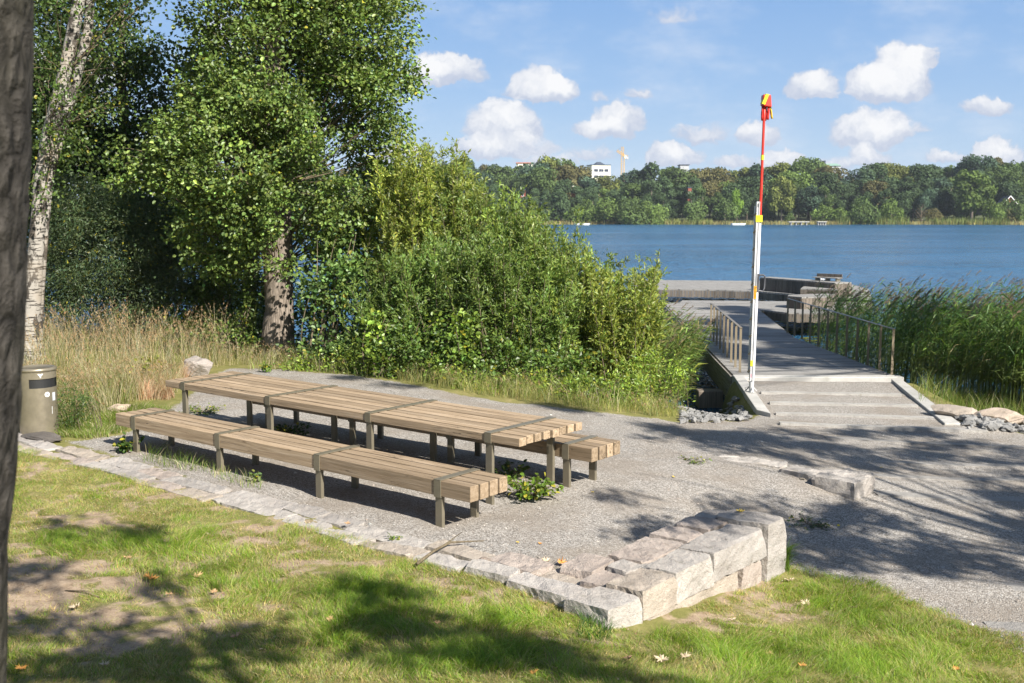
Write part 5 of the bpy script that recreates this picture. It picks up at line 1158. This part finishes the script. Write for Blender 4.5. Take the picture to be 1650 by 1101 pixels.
# dry branch on the kerb
p0, p1, p2 = on(672, 918), on(725, 890), on(780, 884); mb = MB()
mb.tube([tuple(p0+Vector((0, 0, .05))), tuple(p0.lerp(p1, .5)+Vector((0, .0, .085))), tuple(p1+Vector((0, 0, .09))), tuple(p1.lerp(p2, .5)+Vector((0, 0, .08))), tuple(p2+Vector((0, 0, .07)))], [.014, .013, .011, .008, .005], 7, wob=.15)
mb.tube([tuple(p1.lerp(p0, .3)+Vector((0, 0, .085))), tuple(on(745, 880)+Vector((0, 0, .13)))], [.008, .003], 6)
tag(mb.build('dry_branch', M_twig, None, True), 'thin dry branch lying across the stone kerb', 'branch')
for (a, b_, c, d_, lb) in ((820,1012,865,1020,'x'),): pass
p0, p1 = on(105, 955), on(160, 965); mb = MB(); mb.tube([tuple(p0+Vector((0, 0, .012))), tuple(p0.lerp(p1, .5)+Vector((0, .02, .03))), tuple(p1+Vector((0, 0, .012)))], [.006, .008, .004], 6); tag(mb.build('dry_branch', M_twig, None, True), 'short dark stick on the bare soil at lower left', 'stick')
# lily pads round the jetty
r = np.random.default_rng(5); mb = MB(); Wl = [tuple(at(a, b, -1.38)[:2]) for a, b in [(1100,500),(1310,500),(1330,530),(1300,560),(1270,545),(1240,520),(1200,478),(1120,476)]]; xs = [p[0] for p in Wl]; ys = [p[1] for p in Wl]; c = 0
while c < 900:
    x, y = r.uniform(5, 16), r.uniform(26, 56)
    px_, py_ = to_px((x, y, -1.38))
    if not (1080 < px_ < 1320 and 462 < py_ < 575): continue
    s_ = r.uniform(.08, .19); mb.add([(x+s_*math.cos(k*.9+.3), y+s_*math.sin(k*.9+.3), -1.392+r.uniform(0, .015)) for k in range(7)], [tuple(range(7))], col=tuple(colvar(1, (.20, .20, .04), .25)[0])); c += 1
tag(mb.build('lily_pads', M_far, None), 'yellow-green lily pads floating beside the jetty', 'water lilies', kind='stuff')
# timber sleeper block under the boardwalk side
g = at(1136, 627, -1.0); mb = MB(); mb.box(-.28, .28, -.2, .2, -.7, -.02, .015); o = mb.build('timber_block', M_dockside); o.location = (g.x+.1, g.y, -1.0); tag(o, 'dark timber block under the left side of the boardwalk', 'timber')

# ================================================================== NEAR TRUNK AND THE TREES BEHIND THE CAMERA (they cast the dappled shade)
def nt(px_, py_, Y, off): p = aty(px_, py_, Y); return (p.x-off, p.y, p.z)
YN = 2.6; R0 = .20; gz = h1(-1.5, YN)
nr = empty('near_tree', (0, 0, 0), 0, 'blurred grey tree trunk cutting in at the left picture edge', 'tree')
tp = [(aty(-20, 1500, YN).x-.22, YN, gz-.3), nt(-14, 1100, YN, R0), nt(-2, 880, YN, R0), nt(18, 700, YN, R0), nt(28, 500, YN, R0), nt(34, 320, YN, R0), nt(39, 150, YN, R0), nt(41, -60, YN, R0), nt(60, -900, YN, R0*.9), (-1.0, 2.4, 8.5)]
trunk(nr, tp, [.27, .215, .203, .2, .2, .2, .2, .2, .18, .1], M_bark2, 40, wob=.018)
el = R(37); cot = 1/math.tan(el)
def up_sun(g, h): return (g[0]+SH.x*cot*h, g[1]+SH.y*cot*h, g[2]+h)
def shadow_ell(px_, py_, w_px, h_px, hgt_, z=None, Y=None):
    g = on(px_, py_) if z is None else at(px_, py_, z)
    g2 = on(px_, py_+h_px/2) if z is None else at(px_, py_+h_px/2, z); ww = w_px/FPX*g.y/2; dd = max(.12, abs(g.y-g2.y))
    # the ellipsoid's shadow: its flat radii are stretched by nothing across and by 1/sin(el) along the sun
    return (up_sun(g, hgt_), (ww, dd, max(.16, min(ww, dd)*.45)))
def shade_tree(label, x, y, ells, seed, tr=.25, leafn=90, sp=.33, L=.12):
    gz = h1(x, y); root = empty('shade_tree', (x, y, gz), 0, label, 'tree'); inv = root.matrix_basis.inverted(); top = max(e[0][2] for e in ells)+1
    tp = [(x, y, gz-.3), (x+.1, y, gz+top*.4), (x, y+.1, gz+top*.75), (x, y, top)]; trunk(root, tp, [tr, tr*.8, tr*.5, .04], M_bark2, 14)
    tw = MB(); T0 = Vector(tp[0]); T1 = Vector(tp[-1])
    for e in ells:
        c = Vector(e[0]); k = min(max((c.z-gz-1.5)/(top-gz), .15), .95); a = T0.lerp(T1, k); a2 = a
        tw.tube(path_pts(a, c, 7, .06), [.04, .034, .028, .022, .016, .012, .007], 6, False)
    tw.build('limb', M_bark2, root, True)
    crown(ells, sp, None, tr, leafn, L, L*.75, GREEN, YEL, .02, root, M_leaf, M_twig, seed=seed, cl_r=sp*.8, shell=.3, flat=.35, six=False)
    for c in root.children: c.matrix_parent_inverse = inv
    return root
S = shadow_ell
# across the path, right of the terrace
shade_tree('roadside tree behind the camera on the right, shading the path', 11.5, 3.2, [S(1180,708,420,20,8), S(1500,830,300,34,7.1), S(1400,745,300,16,7.9), S(1300,700,260,12,8.2), S(1480,735,420,16,8), S(1350,722,260,12,8.5), S(1560,800,240,34,7), S(1400,835,330,44,7), S(1600,870,220,36,6.5), S(1300,880,180,20,7), S(1480,790,160,14,7.5), S(1200,815,150,14,7), S(1060,850,170,40,6.5),
    S(1110,795,220,12,7), S(960,800,120,10,7), S(1330,905,230,18,6.5), S(1530,905,170,20,6.5), S(1450,880,240,26,6.8), S(1650,930,120,16,6.5), S(1450,700,280,10,8.5), S(1250,760,180,12,7.5), S(1020,762,140,8,7), S(1700,800,160,40,7), S(1750,870,160,40,7), S(1500,845,260,30,7), S(1350,810,200,16,7.4), S(1600,835,200,22,7.2), S(1560,765,220,12,7.8), S(1420,900,240,22,6.6), S(1280,850,120,20,6.8), S(1120,700,260,9,8.4), S(1640,745,200,10,8), S(1180,780,180,9,7.2), S(1090,730,160,7,7.6), S(1150,722,300,14,7.7), S(1330,745,260,12,7.9), S(1560,720,240,14,8.1), S(1620,850,200,34,6.9), S(1560,905,220,24,6.6), S(1450,815,240,18,7.2), S(1380,880,260,26,6.7), S(1350,865,200,24,6.9)], 91)
shade_tree('tree behind the camera shading the lower lawn', 5.2, -3.4, [S(700,1010,360,46,6), S(850,1060,340,60,6), S(520,1070,320,60,5.6), S(250,1060,330,70,5.6), S(1000,1095,200,30,5.8), S(150,1100,300,70,5.5), S(600,960,160,24,6.2), S(700,1150,600,70,5.6), S(60,1010,180,40,5.5), S(350,1015,160,24,5.8), S(330,1040,420,60,5.7), S(120,1060,240,60,5.4), S(560,1040,300,40,5.9)], 92, .28)
shade_tree('slender tree behind the camera shading the upper lawn', 3.2, -.6, [S(175,862,160,14,6.5), S(235,880,90,10,6.5), S(80,850,100,10,6.5), S(60,925,200,30,6.3), S(220,935,140,14,6.2)], 93, .13, sp=.3)
shade_tree('tall tree right of the view shading path and boardwalk', 19, 13.5, [S(690,622,200,7,12), S(860,655,230,8,12), S(1000,683,180,9,12), S(560,608,120,5,12), S(1290,572,260,34,11,ZD), S(1240,590,90,10,11,ZD), S(1330,560,180,26,10.6,ZD), S(1220,530,200,40,11,ZD), S(1180,560,120,40,10.7,ZD), S(1240,515,130,20,11,ZD), S(1190,500,100,14,11,ZD), S(1350,590,110,7,11,ZD), S(1270,520,60,14,11,ZD)], 94, .35, 90, .36, .13)

# ================================================================== FAR SHORE
def far_proto(kind, seed):
    r = np.random.default_rng(seed); mb = MB(); H = {'round': 17, 'tall': 20, 'oval': 15, 'bush': 6, 'willow': 9, 'bare': 14}[kind]; Wd = {'round': 6.2, 'tall': 4.6, 'oval': 5, 'bush': 4, 'willow': 5.5, 'bare': 3.4}[kind]
    n = {'bush': 1700, 'willow': 2600, 'bare': 500}.get(kind, 4200); lobes = []
    nl = {'bush': 6, 'willow': 8}.get(kind, 15)
    for i in range(nl):
        k = r.random() if kind in ('tall', 'oval') else r.random()**.7; zc = H*(.18+.72*k) if kind not in ('bush', 'willow') else H*(.25+.5*k)
        rad = Wd*.62*math.sqrt(max(.08, 1-((zc/H-.5)/.56)**2)); a = r.uniform(0, 6.28); lobes.append((math.cos(a)*rad, math.sin(a)*rad, zc, Wd*r.uniform(.28, .50)))
    lobes.append((0, 0, H*.86, Wd*.42)); lobes.append((0, 0, H*.5, Wd*.6))
    P = []; Nn = []; cl = []
    for lx_, ly_, lz, lr in lobes:
        m_ = int(n*lr**2/sum(l[3]**2 for l in lobes)); d = unit(r.normal(0, 1, (m_, 3))); rr_ = lr*(1+r.normal(0, .09, (m_, 1))); P.append(np.array([lx_, ly_, lz])+d*rr_*np.array([1, 1, .9])); Nn.append(unit(d+r.normal(0, .45, (m_, 3)))); cl.append(np.full(m_, math.exp(r.normal(0, .14))))
    P = np.concatenate(P); Nn = np.concatenate(Nn); cl = np.concatenate(cl); m_ = len(P); A = unit(np.cross(Nn, r.normal(0, 1, (m_, 3)))); sz = r.uniform(.45, 1.05, m_)*(.8 if kind in ('bush', 'willow') else 1)
    base = {'bare': (.20, .17, .12)}.get(kind, (.5, .5, .5)); Cc = np.clip(np.array(base)*cl[:, None]*np.exp(r.normal(0, .16, (m_, 1))), 0, 1)
    leaves(mb, P, A, Nn, sz*(.5 if kind == 'bare' else 1), sz*.8*(.3 if kind == 'bare' else 1), Cc, False, .1, .1)
    root = empty('far_tree' if kind not in ('bush',) else 'far_shrub', (0, 0, 0)); mb.build('crown', M_far, root)
    tb = MB(); tb.tube([(0, 0, -1), (.1, 0, H*.4), (0, 0, H*.8)], [.4, .3, .08], 6)
    if kind == 'bare':
        for i in range(26):
            z = H*r.uniform(.2, .9); a = r.uniform(0, 6.28); l = (1-z/H)*5+1; tb.tube([(0, 0, z), (math.cos(a)*l*.5, math.sin(a)*l*.5, z+l*.4), (math.cos(a)*l, math.sin(a)*l, z+l*.9)], [.12, .07, .03], 4, False)
    tb.build('trunk', M_twig if kind == 'bare' else M_bark, root, True); return root, H
PROT = {k: [far_proto(k, 200+10*i+j) for j in range(c)] for i, (k, c) in enumerate((('round', 4), ('tall', 3), ('oval', 3), ('bush', 3), ('willow', 2), ('bare', 1)))}
used_p = set()
LAND = [(965,'the tower block'),(1003,'the crane'),(1098,'the brown roof'),(1325,'the green roof'),(1622,'the red gable'),(1222,'the red pole'),(845,'the tan roof'),(1425,'the pale rooftop'),(700,'the tallest willow'),(450,'the alder')]
CNAME = {'d': ('dark green', (.075, .115, .050)), 'm': ('mid green', (.10, .145, .045)), 'y': ('yellowish green', (.17, .19, .05)), 'l': ('light green', (.14, .20, .05)), 'o': ('olive brown', (.15, .135, .055)), 'b': ('bluish green', (.075, .12, .075)), 'v': ('vivid green', (.17, .27, .04))}
cnt = {}
def far_tree(px_, top_py, Y, kind, col, wk=1.0, group='trees on the far shore'):
    x = (px_-825)/FPX*Y; gz = far_h(x, Y)-.3; top = aty(px_, top_py, Y).z; i = random.randrange(len(PROT[kind])); root, H = PROT[kind][i]; key = (kind, i)
    o = root if key not in used_p else copy_tree(root); used_p.add(key)
    s_ = (top-gz)/H; o.location = (x, Y, gz); w_ = max(.6, min(1.5, s_))*wk*random.uniform(.9, 1.1); o.scale = (w_*(1.0 if kind != 'tall' else .95), w_, s_); o.rotation_euler = (0, 0, random.uniform(0, 6.28))
    cn, c = CNAME[col]; k = random.uniform(.85, 1.15); cr = [q for q in o.children if q.name.startswith('crown')][0]; cr.color = (c[0]*1.65*k, c[1]*1.7*k, c[2]*1.6*k, 1)
    ld = min(LAND, key=lambda l: abs(l[0]-px_)); side = 'left' if px_ < ld[0] else 'right'
    kn = {'round': 'round-topped tree', 'tall': 'tall narrow tree', 'oval': 'oval tree', 'bush': 'low bush', 'willow': 'spreading willow', 'bare': 'half-bare grey tree'}[kind]
    row = 'waterline' if Y < 489 else 'front row' if Y < 505 else 'middle row' if Y < 540 else 'skyline'
    cn = '' if kind == 'bare' else cn+' '
    lb = f'{cn}{kn}, far shore {row}, {side} of {ld[1]}'; cnt.setdefault(lb, []).append((abs(px_-ld[0]), o)); tag(o, lb, 'tree' if kind != 'bush' else 'bush', group if kind != 'bush' else 'bushes on the far shore')
sky_ = [(560,268),(600,262),(640,266),(690,262),(735,255),(760,252),(785,262),(812,262),(835,268),(860,262),(895,250),(920,264),(945,268),(985,272),(1010,278),(1040,266),(1075,268),(1100,274),(1130,268),(1160,272),(1195,268),(1230,266),(1262,262),(1300,255),(1345,272),(1380,268),(1415,262),(1450,266),(1495,264),(1530,262),(1565,250),(1590,247),(1615,258),(1650,265),(1700,262),(1760,256),(1820,262),(1880,258)]
def skyl(x): return np.interp(x, [p[0] for p in sky_], [p[1] for p in sky_])
random.seed(12)
px_ = 430
while px_ < 1780:                                   # skyline row
    kd = random.choice(['round', 'round', 'oval', 'round', 'tall']); far_tree(px_, skyl(px_)+random.uniform(-2, 6)+(13 if 935 < px_ < 1012 else 0), random.uniform(545, 575), kd, random.choice('ddmmmyob'), 1.1); px_ += random.uniform(17, 27)
px_ = 430
while px_ < 1780:
    t_ = skyl(px_)+random.uniform(12, 28)+(10 if 920 < px_ < 1000 else 0)
    far_tree(px_, t_, random.uniform(508, 535), random.choice(['round', 'tall', 'oval', 'round']), random.choice('dddmmobdl'), 1.1); px_ += random.uniform(19, 29)
px_ = 435
while px_ < 1780:
    far_tree(px_, skyl(px_)+random.uniform(34, 52), random.uniform(490, 503), random.choice(['tall', 'tall', 'oval', 'round']), random.choice('dddbdmd'), .95); px_ += random.uniform(18, 27)
for a, b_, kd, c, w_ in ((700,318,'bush','m',1),(745,322,'bush','l',1),(800,330,'bush','m',1),(945,326,'willow','l',1),(975,322,'willow','l',1.2),(1008,326,'willow','m',1.1),(1040,328,'willow','l',1.1),(925,338,'bush','l',1),(1060,334,'bush','l',.9),(1185,306,'oval','v',.62),(1165,325,'bush','m',1),(1270,345,'bush','m',.8),
       (1322,334,'bush','l',1),(1350,338,'bush','l',1),(1385,322,'willow','m',.9),(1432,324,'willow','l',.75),(1256,285,'oval','y',.8),(1480,325,'bare','o',1),(1500,338,'bush','o',1),(1545,300,'bare','o',.9),(1590,325,'willow','l',.9),(1630,338,'bush','o',1.1),(1120,330,'bush','m',1),(1560,275,'oval','l',1.1),(600,330,'bush','m',1),(540,330,'willow','m',1),(1700,330,'willow','l',1),(1760,330,'bush','m',1),(660,335,'bush','l',.8),(870,338,'bush','m',.9),(1605,346,'bush','y',.8),(1612,332,'bush','m',.7),(1636,334,'bush','l',.7),(1624,338,'bush','m',.6),(1614,325,'bush','m',.85),(1631,326,'bush','m',.9)):
    far_tree(a, b_, random.uniform(478, 487), kd, c, w_)
for k, (pro, H) in [((kd, i), p) for kd, l in PROT.items() for i, p in enumerate(l)]:
    if k not in used_p:
        for c in list(pro.children): bpy.data.objects.remove(c)
        bpy.data.objects.remove(pro)
ORD = ['nearest', 'second', 'third', 'fourth', 'fifth', 'sixth', 'seventh', 'eighth', 'ninth', 'tenth', 'eleventh', 'twelfth']
for lb, q in cnt.items():                             # same words twice: say which, counting away from the landmark
    if len(q) > 1:
        q.sort(key=lambda a: a[0])
        for i, (_, o) in enumerate(q): o['label'] = f'{ORD[min(i, 11)]} {lb}'
def shore_reed(name, label, x0, x1, h, seed, col):
    r = np.random.default_rng(seed); n = int((x1-x0)*26); x = r.uniform(x0, x1, n); y = 470+14*np.sin(x/60)+8*np.sin(x/23)+r.uniform(-7, 4, n)
    mb = MB(); P = np.stack([x, y, np.full(n, -1.5)], 1); blades(mb, P, r.uniform(.6, 1.2, n)*h, r.normal(0, .2, (n, 2)), .28, colvar(n, col, .2), 2); tag(mb.build(name, M_dry, None), label, 'reeds', kind='stuff')
pxx = lambda p: (p-825)/FPX*470
shore_reed('shore_reeds', 'straw-coloured reed fringe along the far waterline', pxx(120), pxx(2100), 2.2, 1, (.30, .27, .11))
shore_reed('shore_reeds', 'green reed belt on the far shore right of the red pole', pxx(1350), pxx(1470), 4.2, 2, (.17, .21, .06))
shore_reed('shore_reeds', 'green reed belt on the far shore before the white-trimmed gable', pxx(1500), pxx(1610), 3.8, 3, (.17, .21, .06))
shore_reed('shore_reeds', 'green reed belt on the far shore below the crane', pxx(1040), pxx(1150), 3.2, 4, (.19, .22, .06))
# buildings
def house(label, px_, Y, base_py, top_py, w_m, d_m, wall_m, roof=None, wins=None, name='building', rot=0):
    x = (px_-825)/FPX*Y; zt = aty(px_, top_py, Y).z; zb_ = aty(px_, base_py, Y).z-6; root = empty(name, (x, Y, zb_), rot, label, 'building')
    mb = MB(); mb.box(-w_m/2, w_m/2, -d_m/2, d_m/2, 0, zt-zb_, .05); mb.build('wall', wall_m, root); top = zt-zb_
    for (wx, wz, ww, wh) in wins or []:
        f = MB(); f.box(wx-ww/2-.12, wx+ww/2+.12, -d_m/2-.08, -d_m/2-.002, top-wz-wh/2-.12, top-wz+wh/2+.12); f.build('window', M_white, root)
        g = MB(); g.box(wx-ww/2, wx+ww/2, -d_m/2-.11, -d_m/2-.082, top-wz-wh/2, top-wz+wh/2); g.build('window_pane', M_glass, root)
    return root, top
M_glass = simple('window_glass', (.05, .06, .08), .15, 0, 0, 40, .1, 5); M_cream = simple('cream_render', (.78, .75, .62), .9); M_slate = simple('slate_roof', (.05, .065, .09), .7); M_brick = simple('red_brick', (.42, .13, .06), .9, var=.25, vscale=.8)
M_copper = simple('green_copper', (.22, .34, .27), .6); M_crane = simple('crane_yellow', (.72, .42, .07), .6); M_redwood = simple('falu_red', (.25, .075, .045), .85); M_pgrey = simple('grey_render', (.42, .43, .44), .9)
Yb = 640; k = Yb/FPX
wb, top = house('cream white tower block with a dark pyramid roof above the trees', 963, Yb, 300, 267, 31*k, 10, M_cream, wins=[(dx_*k, 3.0+dz, 1.4, 1.6) for dx_ in (-10, -7, -2, 2, 7, 10) for dz in (0, 3.6, 7.2)], rot=.22)
mb = MB(); mb.box(-15.9*k, 15.9*k, -5.3, 5.3, top, top+.35); mb.build('eaves', M_slate, wb)
mb = MB(); h_ = 2.1; mb.add([(-8*k, -3.5, top+.36), (8*k, -3.5, top+.36), (8*k, 3.5, top+.36), (-8*k, 3.5, top+.36), (-2.5*k, -.5, top+h_), (2.5*k, -.5, top+h_), (2.5*k, .5, top+h_), (-2.5*k, .5, top+h_)], [(0, 1, 5, 4), (1, 2, 6, 5), (2, 3, 7, 6), (3, 0, 4, 7), (4, 5, 6, 7)]); rf_ = mb.build('roof', M_slate, wb)
gb, top = house('low building with a green copper roof and dark chimney on the skyline', 1333, 640, 300, 268, 24*k, 9, M_pgrey, wins=[(x_, 1.6, 1.2, 1.2) for x_ in (-3, 0, 3)])
mb = MB(); mb.add([(-12.5*k, -5, top), (12.5*k, -5, top), (12.5*k, 5, top), (-12.5*k, 5, top), (-9*k, 0, top+1.5), (9*k, 0, top+1.5)], [(0, 1, 5, 4), (2, 3, 4, 5), (1, 2, 5), (3, 0, 4), (3, 2, 1, 0)]); rf_ = mb.build('roof', M_copper, gb)
mb = MB(); mb.box(-12*k, -9.5*k, -1, 1, top-.5, top+3.2, .05); mb.build('chimney', M_slate, gb)
for (a, tpy, w_, lb, mm) in ((1098,267,14,'small building with a flat dark-brown roof between skyline trees',M_pgrey),(845,264,26,'pale building with an orange-tan roof behind the skyline trees',M_cream),(1410,266,14,'pale rooftop just showing above the right-hand trees',M_pgrey)):
    hb, top = house(lb, a, 640, 290, tpy, w_*k, 8, mm); mb = MB(); mb.box(-w_*k/2-.3, w_*k/2+.3, -4.4, 4.4, top, top+.5, .05); mb.build('roof', M_slate if a != 845 else M_brick, hb)
Yr = 492; kr = Yr/FPX
for (a, b0, t0, w_, lb) in ((923,322,301,6,'narrow red brick chimney stack among the trees below the tower block'),(842,318,306,9,'red wooden hut half hidden among trees left of the chimney stack'),(1108,314,303,6,'small red hut among trees right of the crane')):
    hb, top = house(lb, a, 506, b0+10, t0, w_*kr, 3, M_brick if a == 923 else M_redwood, wins=[(0, 2.4, .8, 1.1)], name='building'); mb = MB(); mb.box(-w_*kr/2-.2, w_*kr/2+.2, -1.8, 1.8, top, top+.3, .03); mb.build('roof', M_slate if a != 923 else M_cream, hb)
hb = empty('house', (aty(1622, 330, 489).x, 489, 0), 0, 'red house gable with white trim among trees at far right', 'house'); zb_ = aty(1622, 350, 489).z-3; ze = aty(1622, 329, 489).z; za = aty(1622, 316, 489).z; wq = 12*489/FPX
mb = MB(); mb.add([(-wq, -3, zb_), (wq, -3, zb_), (wq, 3, zb_), (-wq, 3, zb_), (-wq, -3, ze), (wq, -3, ze), (wq, 3, ze), (-wq, 3, ze), (0, -3, za), (0, 3, za)], [(0, 1, 5, 8, 4), (1, 2, 6, 5), (2, 3, 7, 9, 6), (3, 0, 4, 7)]); mb.build('wall', M_redwood, hb)
mb = MB(); mb.add([(-wq-.5, -3.6, ze-.5), (0, -3.6, za+.1), (0, 3.6, za+.1), (-wq-.5, 3.6, ze-.5), (wq+.5, -3.6, ze-.5), (wq+.5, 3.6, ze-.5)], [(0, 1, 2, 3), (1, 4, 5, 2)]); mb.build('roof', M_slate, hb)
for s_ in (-1, 1):
    mb = MB(); mb.add([(s_*(wq+.5), -3.7, ze-.85), (0, -3.7, za-.3), (0, -3.7, za+.2), (s_*(wq+.5), -3.7, ze-.35), (s_*(wq+.5), -3.61, ze-.85), (0, -3.61, za-.3), (0, -3.61, za+.2), (s_*(wq+.5), -3.61, ze-.35)], [(0, 1, 2, 3), (7, 6, 5, 4), (0, 4, 5, 1), (3, 2, 6, 7), (0, 3, 7, 4)]); mb.build('bargeboard', M_white, hb)
# crane
Yc = 700; kc = Yc/FPX; cx_ = aty(1003, 300, Yc).x; zt = aty(1003, 252, Yc).z; cr = empty('tower_crane', (cx_, Yc, 0), 0, 'yellow tower crane standing on the skyline right of the tower block', 'crane')
def lattice(a, b, w_, n_, name, mt):
    a, b = Vector(a), Vector(b); d = (b-a).normalized(); s_ = d.cross(Vector((0, 1, 0))).normalized()*w_/2; t2 = Vector((0, 1, 0))*w_/2; mb = MB(); C4 = [s_+t2, s_-t2, -s_-t2, -s_+t2]
    for c in C4: mb.tube([a+c, b+c], .10, 4)
    for i in range(n_):
        p, q = a.lerp(b, i/n_), a.lerp(b, (i+1)/n_)
        for j in range(4): mb.tube([p+C4[j], q+C4[(j+1)%4]], .055, 4, False)
    return mb.build(name, mt, cr)
zc = aty(1003, 290, Yc).z
lattice((0, 0, zc-18), (0, 0, zt), 1.9, 26, 'mast', M_crane); lattice((0, 0, zt), (-.3, 0, zt+6.0), 1.2, 6, 'tower_head', M_crane)
lattice((.5, 0, zt+.6), (-9.5*kc*1.0, 0, zt+3.6), 1.2, 8, 'jib', M_crane); lattice((0, 0, zt+.5), (8*kc, 0, zt-.2), 1.0, 4, 'counter_jib', M_crane)
mb = MB(); mb.box(2.2, 3.6, -.8, .8, zt-2.0, zt-.3, .05); mb.build('counterweight', M_pgrey, cr); mb = MB(); mb.box(.9, 2.2, -.8, .8, zt-1.4, zt+.4, .05); mb.build('cab', M_cream, cr)
mb = MB(); mb.tube([(-.3, 0, zt+6), (-9.5*kc, 0, zt+3.7)], .06, 4); mb.tube([(-.3, 0, zt+6), (8*kc, 0, zt)], .06, 4); mb.build('tie_cable', M_steel, cr)
# far jetties, boat
def far_jetty(a, b, y0, lb, mt=None):
    p, q = aty(a, y0, 455), aty(b, y0, 455); root = empty('far_jetty', (p.x, 455, -1.4), 0, lb, 'jetty'); mb = MB(); mb.box(0, q.x-p.x, -1.5, 1.5, 1.15, 1.5, .03); mb.build('deck', mt or M_conc, root)
    for i in range(4):
        x = (q.x-p.x)*(i+.5)/4; mb = MB(); mb.box(x-.25, x+.25, -1, 1, -.6, 1.14, .02); mb.build('pier', M_deckwood, root)
far_jetty(1270, 1303, 357, 'long pale jetty at the far shore right of the red pole'); far_jetty(1316, 1331, 358, 'short pale jetty at the far shore, right of the long one')
p = aty(938, 361, 452); bt = MB(); pr = [(-3.2, .0), (-2.6, .75), (1.2, .85), (3.4, .0), (1.2, -.85), (-2.6, -.75)]
bt.add([(x*.8, y*.7, -.15) for x, y in pr]+[(x, y, .75) for x, y in pr], [tuple(range(6))]+[(i, i+6, (i+1)%6+6, (i+1)%6) for i in range(6)]+[tuple(range(6, 12))]); o = bt.build('rowing_boat', M_white); o.location = (p.x, 452, -1.4); tag(o, 'small white boat moored at the far shore below the willows', 'boat')
p = aty(1189, 360, 452); o2 = o.copy(); COL.objects.link(o2); o2.location = (p.x, 452, -1.4); tag(o2, 'small white boat at the far shore just left of the red pole', 'boat')

# thin summer haze over the lake
m = bpy.data.materials.new('haze'); m.use_nodes = True; n = NT(m.node_tree)
v = n.node('ShaderNodeVolumePrincipled'); v.inputs['Density'].default_value = .00010; v.inputs['Color'].default_value = (.80, .88, 1, 1)
n.l.new(v.outputs[0], n.node('ShaderNodeOutputMaterial').inputs['Volume'])
mb = MB(); mb.box(-1520, 1520, -80, 1320, -8, 60); tag(mb.build('haze', m), 'thin bluish summer haze over the lake', 'haze', kind='stuff')
